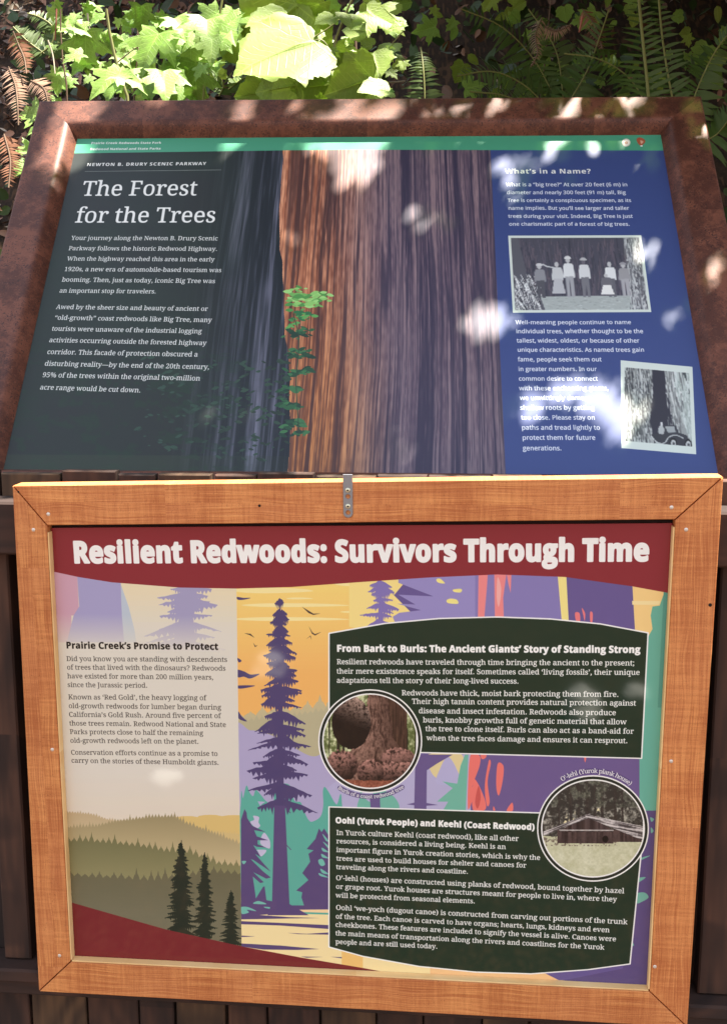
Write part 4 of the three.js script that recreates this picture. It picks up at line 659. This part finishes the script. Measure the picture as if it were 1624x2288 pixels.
shrub('maple_sapling', 'sunlit maple sapling with lobed leaves over the steel frame, yellowish stem', 'sapling', 'maple saplings on the bank', [-0.66, -2.98], mapleGeos, maple,
  [[335, 110, 104, 165, 0, -0.1], [372, 106, 84, 200, 2], [240, 183, 92, 140, 0, -0.16], [291, 180, 74, 235, 2, -0.18], [368, 188, 92, 180, 0, -0.16], [390, 164, 60, 250, 1], [192, 114, 88, 175, 1, 0.05, 15], [165, 126, 48, 120, 2], [180, 147, 52, 140, 0], [285, 99, 36, 100, 2], [275, 135, 42, 230, 0], [402, 58, 66, 200, 2], [408, 95, 70, 160, 0], [316, 42, 60, 180, 1, 0.2, 20], [250, 205, 50, 160, 1], [330, 205, 50, 200, 1]],
  [{ pts: [bankPoint(-0.66, -2.98), [285, 215], [268, 166], [247, 80], [238, 20]], r0: 0.007, r1: 0.0035 }, { pts: [[268, 166], [320, 176], [368, 175]], r0: 0.0018, r1: 0.001, mat: stemBrown }, { pts: [[262, 140], [300, 110], [335, 90]], r0: 0.0018, r1: 0.001, mat: stemBrown }], 2.95);
shrub('maple_sapling', 'maple sapling with pale drooping leaves beside the large broad leaf', 'sapling', 'maple saplings on the bank', [-0.4, -3.0], mapleGeos, maple,
  [[427, 80, 76, 150, 0], [463, 74, 92, 180, 2, -0.1], [515, 66, 88, 210, 0, -0.05], [473, 110, 66, 180, 2, -0.12], [535, 42, 80, 240, 2], [458, 42, 70, 120, 0], [500, 95, 60, 220, 0], [427, 126, 66, 180, 1, 0.1, 20], [438, 187, 96, 170, 1, 0.0, 20], [400, 215, 60, 160, 1], [480, 150, 40, 200, 1], [446, 160, 40, 160, 0], [505, 40, 60, 150, 0]],
  [{ pts: [bankPoint(-0.4, -3.0), [455, 210], [470, 130], [490, 40], [500, -20]], r0: 0.005, r1: 0.003 }], 3.0);
shrub('maple_sapling', 'small maple sapling with leaf scraps beside the thin red twig', 'sapling', 'maple saplings on the bank', [-0.85, -3.12], mapleGeos, maple,
  [[166, 42, 34, 180, 2], [173, 66, 54, 250, 2], [179, 89, 44, 170, 0], [120, 235, 40, 100, 0], [70, 255, 60, 80, 2], [80, 290, 50, 110, 0], [60, 335, 50, 100, 2], [50, 375, 44, 140, 0], [215, 45, 40, 120, 1], [95, 330, 30, 60, 1], [140, 60, 30, 60, 0]],
  [{ pts: [bankPoint(-0.85, -3.12), [150, 200], [138, 110], [136, 20]], r0: 0.004, r1: 0.002, mat: stemBrown }], 3.05);
shrub('thimbleberry_bush', 'broad leaved bush with one huge pale leaf hanging over the frame', 'bush', null, [-0.1, -2.95], thimbleGeos, thimble,
  [[626, 112, 190, 118, 2, -0.2, -40, 5], [612, 66, 168, 130, 1, 0.08, 12, -20], [690, 62, 110, 230, 1, 0.14, 14, 0], [623, 197, 100, 95, 1, -0.1, 6], [702, 193, 86, 100, 1, -0.1, 4], [792, 190, 112, 110, 1, -0.15, 6], [840, 200, 70, 90, 2, -0.2], [560, 210, 60, 100, 1, 0, 8], [640, 150, 60, 100, 1, 0.15, 10], [735, 160, 40, 180, 0], [600, 40, 90, 110, 2], [660, 36, 70, 250, 0]],
  [{ pts: [bankPoint(-0.1, -2.95), [735, 190], [742, 120], [756, 70], [790, -10]], r0: 0.005, r1: 0.003 }, { pts: [[742, 122], [720, 90], [688, 92]], r0: 0.002, r1: 0.0014 }, { pts: [[700, 84], [735, 62], [760, 42]], r0: 0.002, r1: 0.0016 }], 2.95);
shrub('berry_cane', 'leafy cane with small pale leaves next to the upright fern frond', 'cane', null, [0.1, -3.0], [mapleGeos[0], thimbleGeos[0]], thimble,
  [[794, 66, 52, 80, 2], [783, 42, 56, 170, 0], [709, 78, 30, 180, 2], [742, 116, 28, 180, 2], [771, 104, 40, 100, 0], [758, 130, 62, 200, 1, 0.1, 15], [709, 143, 36, 180, 2], [812, 130, 56, 140, 2], [856, 44, 96, 235, 0], [838, 140, 74, 200, 2, -0.1], [866, 112, 50, 170, 0], [820, 177, 62, 140, 1, 0, 15], [833, 197, 52, 120, 2], [900, 148, 30, 180, 0], [890, 128, 26, 100, 2], [876, 165, 30, 220, 2], [885, 60, 30, 100, 1], [726, 42, 44, 120, 1], [820, 95, 30, 60, 1]],
  [{ pts: [bankPoint(0.1, -3.0), [830, 205], [850, 150], [868, 108], [900, 70]], r0: 0.003, r1: 0.0016 }, { pts: [[800, 148], [760, 152], [728, 160]], r0: 0.003, r1: 0.0025, mat: stemPale }, { pts: [[838, 178], [868, 184], [905, 181]], r0: 0.003, r1: 0.002, mat: stemPale }], 2.95);

{ // denser growth behind, part of it hanging edge on
  const r = rng(611), many = (n, x0, x1, y0, y1, s0, s1, away) => Array.from({ length: n }, () => [lerp(x0, x1, r()), lerp(y0, y1, r()), lerp(s0, s1, r() * r()), 90 + r() * 200, Math.floor(r() * 3), (r() - 0.5) * 0.3, r() < away ? 14 : undefined]);
  shrub('maple_thicket', 'thicket of small maple leaves behind the sunlit sapling', 'thicket', null, [-0.6, -3.3], mapleGeos, maple, many(70, 110, 420, 10, 220, 22, 60, 0.45), [{ pts: [bankPoint(-0.6, -3.3), [300, 200], [310, 100], [300, 0]], r0: 0.004, r1: 0.002, mat: stemBrown }], 3.25);
  shrub('maple_thicket', 'thicket of mixed leaves filling in behind the huge pale leaf', 'thicket', null, [-0.1, -3.35], [mapleGeos[0], thimbleGeos[0], simpleGeo], [thimble[0], maple[1], maple[2]], many(80, 410, 900, 10, 220, 22, 64, 0.5), [{ pts: [bankPoint(-0.1, -3.35), [640, 200], [650, 100], [640, 0]], r0: 0.004, r1: 0.002, mat: stemBrown }], 3.3);
  shrub('maple_thicket', 'shaded thicket of dull green leaves above the dark ferns', 'thicket', null, [0.5, -3.6], [mapleGeos[0], thimbleGeos[0], simpleGeo], [maple[0], maple[1], thimble[1]], many(70, 900, 1640, -10, 215, 20, 56, 1), [{ pts: [bankPoint(0.5, -3.6), [1210, 200], [1220, 100], [1230, 0]], r0: 0.004, r1: 0.002, mat: stemBrown }], 3.5);
}

// fern frond: a curved rachis with two rows of pinnae; built along a list of world points
function frondGeo(pts, half, n, { curl = 0.25, side = null, taper = 0.9, seed = 1, w = 0.16 }) {
  const c = new THREE.CatmullRomCurve3(pts), r = rng(seed), pos = [], uv = [], idx = [];
  const face = side ?? new THREE.Vector3(0, 0.5, 0.85).normalize();
  for (let i = 0; i < n; i++) {
    const t = 0.06 + 0.93 * i / n, q = c.getPointAt(t), tan = c.getTangentAt(t), lat = new THREE.Vector3().crossVectors(tan, face).normalize(), nrm = new THREE.Vector3().crossVectors(lat, tan).normalize();
    const len = half * Math.min(1, 0.55 + t * 2) * Math.pow(1 - t, taper * 0.55) * (0.8 + r() * 0.3), gone = r();
    for (const s of [-1, 1]) {
      if (r() < 0.06) continue;
      const d = lat.clone().multiplyScalar(s).addScaledVector(tan, 0.12 + r() * 0.34).addScaledVector(nrm, (r() - 0.5) * 0.3).normalize(), b = pos.length / 3, ww = Math.max(0.0035, half * w * (0.85 + r() * 0.3)) * (0.5 + 0.5 * (1 - t)), dip = curl * len * (0.6 + r() * 0.8);
      const seg = [[0, 0.4], [0.25, 1], [0.6, 0.8], [1, 0.05]];
      for (const [k, wk] of seg) { const m = q.clone().addScaledVector(d, len * k).addScaledVector(nrm, -dip * k * k), e = tan.clone().multiplyScalar(ww * wk * 0.5); for (const sg of [-1, 1]) { const v = m.clone().addScaledVector(e, sg).addScaledVector(nrm, sg * s * ww * 0.1); pos.push(v.x, v.y, v.z); uv.push(k, sg * 0.5 + 0.5); } }
      for (let k = 0; k < 3; k++) { const a = b + k * 2; if (s > 0) idx.push(a, a + 1, a + 3, a, a + 3, a + 2); else idx.push(a, a + 3, a + 1, a, a + 2, a + 3); }
    }
  }
  return geom(pos, uv, idx);
}
function fern(name, label, category, group, root, fronds, mats, rachis) {
  const t = thing(name, label, category, bankPoint(...root), group);
  fronds.forEach((f, i) => { const pts = f.pts.map((q) => q.isVector3 ? q : atDepth(q[0], q[1], q[2])); const m = part('frond', frondGeo(pts.map((q) => q.clone()), f.half, f.n ?? 30, { curl: f.curl ?? 0.25, seed: 50 + i, side: f.side, w: f.w ?? 0.16 }), mats[f.m ?? i % mats.length], t); const c = new THREE.CatmullRomCurve3(pts), g = new THREE.TubeGeometry(c, 16, f.r ?? 0.0022, 5); part('rachis', g, rachis, m, t); });
  return t;
}
fern('sword_fern', 'upright sword fern frond with fine bright tipped leaflets beside the pale leaves', 'fern', 'sword ferns on the bank', [0.2, -2.95],
  [{ pts: [[948, 260, 2.85], [948, 200, 2.85], [945, 150, 2.86], [940, 106, 2.9]], half: 0.066, n: 20, curl: 0.5, m: 2, w: 0.14 }, { pts: [[490, 215, 3.1], [500, 190, 3.1], [480, 165, 3.05], [455, 150, 3.0]], half: 0.06, n: 18, m: 2, curl: 0.3 }, { pts: [[510, 200, 3.1], [545, 175, 3.1], [570, 168, 3.05]], half: 0.05, n: 16, m: 2 }], fernMat, stemGreen);
fern('sword_fern', 'shaded sword fern with wide fronds arching behind the frame', 'fern', 'sword ferns on the bank', [0.6, -3.35],
  [{ pts: [[1250, 240, 3.3], [1190, 130, 3.3], [1120, 60, 3.25], [1030, 20, 3.2]], half: 0.12, n: 24, w: 0.15 }, { pts: [[1240, 260, 3.25], [1170, 190, 3.2], [1100, 160, 3.15], [1020, 170, 3.1]], half: 0.1, n: 24, w: 0.15 }, { pts: [[1260, 240, 3.3], [1240, 110, 3.3], [1180, 20, 3.3]], half: 0.12, n: 22, w: 0.15 }, { pts: [[1250, 260, 3.2], [1310, 160, 3.2], [1340, 80, 3.15], [1360, 20, 3.1]], half: 0.1, n: 22, w: 0.15 }, { pts: [[1230, 260, 3.2], [1130, 215, 3.1], [1050, 205, 3.0]], half: 0.08, n: 22, w: 0.15 }], fernMat, stemGreen);
fern('sword_fern', 'dark sword fern with long upright midribs at the shaded end of the frame', 'fern', 'sword ferns on the bank', [0.85, -3.1],
  [{ pts: [[1449, 260, 2.95], [1446, 200, 2.95], [1437, 110, 2.95], [1425, -10, 2.95]], half: 0.1, n: 17, w: 0.13, m: 1, curl: 0.1, r: 0.0045 }, { pts: [[1512, 260, 3.0], [1497, 200, 3.0], [1478, 80, 3.0], [1470, -10, 3.0]], half: 0.09, n: 20, w: 0.15, m: 0, r: 0.003 }, { pts: [[1530, 280, 3.05], [1560, 190, 3.05], [1600, 110, 3.05], [1640, 60, 3.0]], half: 0.1, n: 24, m: 0 }, { pts: [[1470, 280, 3.1], [1400, 170, 3.1], [1330, 130, 3.1], [1260, 120, 3.1]], half: 0.09, n: 24, m: 0 }, { pts: [[1560, 320, 3.05], [1600, 300, 3.05], [1640, 250, 3.0]], half: 0.1, n: 20, m: 0 }], fernMat, stemGreen);
fern('sword_fern', 'sunlit curled fern frond at the open end of the bank', 'fern', 'sword ferns on the bank', [-1.0, -3.3],
  [{ pts: [[92, 120, 3.2], [118, 95, 3.2], [118, 60, 3.2], [88, 38, 3.2], [62, 30, 3.2]], half: 0.07, n: 26, m: 2 }, { pts: [[100, 120, 3.25], [60, 90, 3.25], [30, 60, 3.25]], half: 0.07, n: 22, m: 2 }, { pts: [[110, 130, 3.3], [150, 70, 3.3], [200, 20, 3.3]], half: 0.08, n: 22, m: 1 }], fernMat, stemGreen);
fern('dead_fern', 'withered rust brown fern fronds hanging down the bank', 'fern', null, [-1.1, -3.2],
  [{ pts: [[30, 70, 3.1], [42, 100, 3.1], [55, 130, 3.08], [60, 165, 3.05]], half: 0.045, n: 22, m: 0 }, { pts: [[20, 150, 3.1], [35, 190, 3.05], [40, 230, 3.0], [42, 280, 2.98]], half: 0.05, n: 24, m: 1 }, { pts: [[70, 180, 3.05], [100, 200, 3.0], [110, 240, 2.98]], half: 0.045, n: 20, m: 1 }, { pts: [[10, 300, 3.0], [24, 360, 2.95], [20, 420, 2.92]], half: 0.05, n: 22, m: 0 }], deadFern, stemBrown);
fern('dead_fern', 'tangle of curled brown fern remains among the dark fronds', 'fern', null, [0.55, -3.2],
  [{ pts: [[1210, 40, 3.15], [1195, 80, 3.12], [1200, 120, 3.1], [1185, 150, 3.1]], half: 0.03, n: 22, m: 1, curl: 0.8 }, { pts: [[1300, 20, 3.2], [1330, 60, 3.18], [1345, 110, 3.15]], half: 0.04, n: 20, m: 0, curl: 0.7 }, { pts: [[1215, 60, 3.15], [1240, 70, 3.15], [1275, 55, 3.15]], half: 0.03, n: 16, m: 1, curl: 0.7 }], deadFern, stemBrown);
// dry twigs
for (const [label, pts, mat, r] of [['thin pale dry twig slanting among the litter', [[108, 90, 3.05], [118, 120, 3.05], [124, 165, 3.03]], stemPale, 0.0024], ['thin red twig standing behind the sapling', [[127, 20, 3.05], [126, 55, 3.05], [124, 90, 3.06]], new THREE.MeshStandardMaterial({ color: new THREE.Color().setRGB(0.3, 0.08, 0.05), roughness: 0.7 }), 0.0024], ['pale forked twig above the shaded maple leaf', [[196, 30, 3.15], [200, 60, 3.15], [208, 84, 3.14]], stemPale, 0.0026], ['upright brown cane behind the small pale leaves', [[792, 70, 3.2], [795, 140, 3.2], [800, 230, 3.2]], stemBrown, 0.006], ['short rust red stalk among the dark ferns', [[1300, 38, 3.1], [1297, 55, 3.1], [1293, 72, 3.1]], new THREE.MeshStandardMaterial({ color: new THREE.Color().setRGB(0.35, 0.1, 0.05), roughness: 0.7 }), 0.004]]) {
  const w = pts.map((q) => atDepth(...q)), t = thing('dry_twig', label, 'twig', w[w.length - 1]); stem(t, w, r, r * 0.6, mat, 'twig');
}

// understory leaves and litter that nobody could count
function scatter(name, label, category, geo, mats, place, n, seed) {
  const r = rng(seed), m = new THREE.InstancedMesh(geo, mats, n), o = new THREE.Object3D(), c = new THREE.Color();
  for (let i = 0; i < n; i++) { place(o, r, c, i); o.updateMatrix(); m.setMatrixAt(i, o.matrix); m.setColorAt(i, c); }
  m.name = name; m.userData = { label, category, kind: 'stuff' }; scene.add(m); return m;
}
const under = new THREE.MeshPhysicalMaterial({ color: 0xffffff, roughness: 0.55, transmission: 0.2, thickness: 0, side: THREE.DoubleSide, specularIntensity: 0.6 });
scatter('understory_leaves', 'mass of small dark green leaves covering the bank', 'undergrowth', simpleGeo, under, (o, r, c) => {
  const x = -2.6 + r() * 5.6, zz = -3.15 - Math.pow(r(), 0.7) * 2.2, b = bankPoint(x, zz); o.position.set(x, b.y + 0.02 + r() * r() * 0.4, zz + 0.05); o.rotation.set(-0.6 + (r() - 0.5) * 1.6, (r() - 0.5) * 2, r() * 6.28); o.scale.setScalar(0.025 + r() * 0.05); const k = 0.4 + r() * 0.8; if (r() < 0.16) c.setRGB(0.16 * k, 0.07 * k, 0.03 * k); else c.setRGB(0.05 * k, 0.09 * k, 0.018 * k);
}, 5200, 71);
scatter('leaf_litter', 'brown leaf and needle litter strewn over the open bank', 'litter', simpleGeo, new THREE.MeshStandardMaterial({ color: 0xffffff, roughness: 0.9, side: THREE.DoubleSide }), (o, r, c) => {
  const left = r() < 0.9, x = left ? -2.2 + r() * 1.7 : -2.5 + r() * 5.2, zz = -2.5 - Math.pow(r(), 0.8) * 2.2, b = bankPoint(x, zz); o.position.set(x, b.y + 0.006 + r() * 0.03, zz); o.rotation.set(-1.0 + (r() - 0.5) * 1.8, (r() - 0.5) * 1.6, r() * 6.28); const s = 0.015 + r() * 0.05; o.scale.set(s * (0.4 + r() * 0.6), s, s); const k = 0.4 + r() * 0.9; c.setRGB(0.34 * k, 0.18 * k, 0.12 * k); if (r() < 0.35) c.setRGB(0.46 * k, 0.38 * k, 0.32 * k);
}, 5200, 72);

// ---------------------------------------------------------------- the maple whose crown shades the sign, with gaps where the sun comes through
const PATCH = [   // sunlit spots, picture units: x, y, half width, half height, turn, openness of the gap
  [788, 356, 54, 44, 0, 1], [820, 334, 26, 34, 0, 1], [662, 527, 34, 18, 0, 0.8], [955, 470, 44, 25, 0.1, 0.9], [1000, 492, 14, 20, 0, 0.35], [1062, 712, 24, 27, 0, 0.9], [492, 915, 52, 20, 0.1, 0.7], [905, 985, 26, 26, 0, 0.6], [1116, 664, 14, 14, 0, 0.25],
  [1130, 372, 14, 22, 0, 0.3], [1165, 420, 14, 18, 0.5, 0.2], [1168, 462, 22, 8, 0, 0.2], [1310, 362, 40, 9, -0.7, 0.22], [1440, 342, 20, 5, 0, 0.3], [1425, 540, 32, 18, 0, 1], [1450, 560, 16, 16, 0, 0.3], [1492, 692, 13, 15, 0, 0.5], [1180, 690, 40, 13, 0, 0.8],
  [1192, 884, 26, 24, 0, 0.4], [1310, 858, 36, 27, 0, 1], [1298, 826, 16, 18, 0, 0.6], [1338, 902, 16, 11, 0, 0.4], [1422, 890, 36, 24, 0, 1], [1386, 955, 23, 35, 0, 1], [1134, 922, 15, 15, 0, 0.25],
  [190, 318, 22, 20, 0, 1], [512, 320, 20, 13, 0, 0.4], [700, 316, 56, 9, 0, 0.5], [800, 312, 62, 18, 0, 1], [980, 314, 34, 10, 0, 0.4], [1215, 316, 30, 6, 0, 0.3], [1340, 318, 60, 7, 0, 0.3],
  [185, 245, 28, 36, 0.4, 0.9], [135, 330, 32, 44, 0.5, 0.9], [150, 300, 22, 34, 0.3, 1], [90, 410, 20, 40, 0.3, 0.7], [265, 240, 40, 22, 0, 0.7], [380, 236, 28, 14, 0, 0.3], [770, 252, 70, 14, -0.1, 0.6], [860, 236, 50, 22, 0, 0.7], [950, 250, 40, 20, 0, 0.6], [1060, 236, 50, 20, -0.5, 0.6], [1130, 222, 26, 14, 0, 0.5], [1270, 236, 70, 24, 0, 0.9], [1380, 232, 60, 26, 0, 0.9], [1520, 238, 22, 30, 0, 0.7], [1560, 330, 16, 40, -0.2, 0.4], [1586, 640, 10, 30, 0, 0.4], [520, 262, 50, 8, 0, 0.4], [640, 255, 30, 12, 0, 0.3]];
function inPatch(x, y, pad) { let best = 0; for (const [cx, cy, a, b, t, w] of PATCH) { const dx = x - cx, dy = y - cy, c = Math.cos(t), s = Math.sin(t), u = dx * c + dy * s, v = -dx * s + dy * c; if ((u / (a + pad)) ** 2 + (v / (b + pad)) ** 2 < 1) best = Math.max(best, w ?? 0.5); } return best; }
const signPlane = new THREE.Plane().setFromNormalAndCoplanarPoint(U.n, U.at(0, 0, 0.01));
{
  const trunkAt = bankPoint(2.7, -3.4), t = thing('maple_tree', 'maple tree leaning its leafy crown over the steel framed sign', 'tree', trunkAt);
  const top = new THREE.Vector3(2.0, 5.4, -3.5), bark = new THREE.MeshStandardMaterial({ map: plankMats[0].map, bumpMap: plankMats[0].map, bumpScale: 0.01, roughness: 0.9 });
  stem(t, [trunkAt.clone().add(new THREE.Vector3(0, -0.2, 0)), new THREE.Vector3(2.6, 3.2, -3.4), top, new THREE.Vector3(1.5, 7.2, -3.6)], 0.14, 0.05, bark, 'trunk');
  const r = rng(9001), leaves = [], fold = (q, s) => q.clone().addScaledVector(SUN, s), hitS = new THREE.Ray(), hit = new THREE.Vector3(), down = SUN.clone().negate();
  for (let i = 0; i < 120; i++) { const x = -1.7 + r() * 1.05, p = bankPoint(x, -2.65 - r() * 0.8); p.y += 0.05; litSpots.push([p, 0.03 + r() * 0.06]); }   // open litter beside the sign
  for (let i = 0; i < 16; i++) litSpots.push([atDepth(950 + r() * 600, 40 + r() * 160, 3.1), 0.004 + r() * 0.008]);
  for (const [x, y, d] of [[925, 120, 2.86], [960, 130, 2.86], [985, 160, 2.86], [488, 172, 3.05], [520, 172, 3.08], [1478, 88, 3.0], [1482, 110, 3.0], [110, 60, 3.2], [80, 60, 3.2], [50, 110, 3.1], [45, 150, 3.08], [40, 220, 3.0], [110, 160, 3.05]]) litSpots.push([atDepth(x, y, d), 0.03]);
  const blocked = (q, rad) => {
    hitS.set(q, down);
    if (hitS.intersectPlane(signPlane, hit)) { const [x, y] = project(hit), pad = rad * F / -hit.clone().applyMatrix4(camI).z; if (x > -60 && x < 1680 && y > 190 && y < 1120) { const w = inPatch(x, y, pad); if (w && r() > -Math.log(w) / 16) return true; } }
    for (const [c, lr] of litSpots) if (hitS.distanceSqToPoint(c) < (lr + rad * 0.8) ** 2 && q.y > c.y) return true;
    return false;
  };
  let tries = 0;
  while (leaves.length < 4600 && tries++ < 60000) {
    const q = fold(U.at(-1.0 + r() * 2.0, -0.62 + r() * 1.35, 0.01), 1.35 + r() * 1.1), rad = 0.026 + r() * 0.028;
    if (!blocked(q, rad)) leaves.push([q, rad]);
  }
  tries = 0;
  while (leaves.length < 8200 && tries++ < 60000) {
    const q = fold(new THREE.Vector3(-1.2 + r() * 4.0, 1.5 + r() * 2.2, -2.75 - r() * 1.9), 1.9 + r() * 1.6), rad = 0.05 + r() * 0.05;
    if (!blocked(q, rad)) leaves.push([q, rad]);
  }
  tries = 0;                                                // the low skirt of the crown over the ferns, above the view
  while (leaves.length < 10400 && tries++ < 60000) {
    const zz = -2.5 - r() * 2.2, q = new THREE.Vector3(0.35 + r() * 2.4, 1.6 - zz * 0.27 + 0.2 + r() * 0.8, zz), rad = 0.05 + r() * 0.05;
    if (!blocked(q, rad)) leaves.push([q, rad]);
  }
  // limbs through the crown, then leaves
  for (const [a, b, c] of [[[2.2, 4.6, -3.45], [1.2, 4.9, -3.55], [0.1, 4.9, -3.5]], [[2.1, 5.0, -3.5], [1.3, 5.4, -3.45], [0.6, 5.5, -3.4]], [[2.2, 4.8, -3.5], [2.3, 5.0, -3.0], [2.4, 5.0, -2.5]], [[2.0, 5.3, -3.5], [1.0, 5.7, -3.7], [-0.2, 5.7, -3.7]]]) stem(t, [a, b, c].map((v) => new THREE.Vector3(...v)), 0.035, 0.008, bark, 'limb');
  const crownMat = plain(0.1, 0.2, 0.03, 0.25), m = new THREE.InstancedMesh(mapleGeos[1], crownMat, leaves.length), o = new THREE.Object3D();
  leaves.forEach(([q, rad], i) => { o.position.copy(q).sub(t.position); o.rotation.set(-1.57 + (r() - 0.5) * 1.1, (r() - 0.5) * 1.1, r() * 6.28, 'XYZ'); o.scale.setScalar(rad * 2.1); o.updateMatrix(); m.setMatrixAt(i, o.matrix); });
  m.name = 'crown'; m.userData = { kind: 'stuff' }; t.add(m);
}

scene.traverse((o) => { if (o.isMesh) { o.castShadow = true; o.receiveShadow = true; } });
renderer.render(scene, camera);
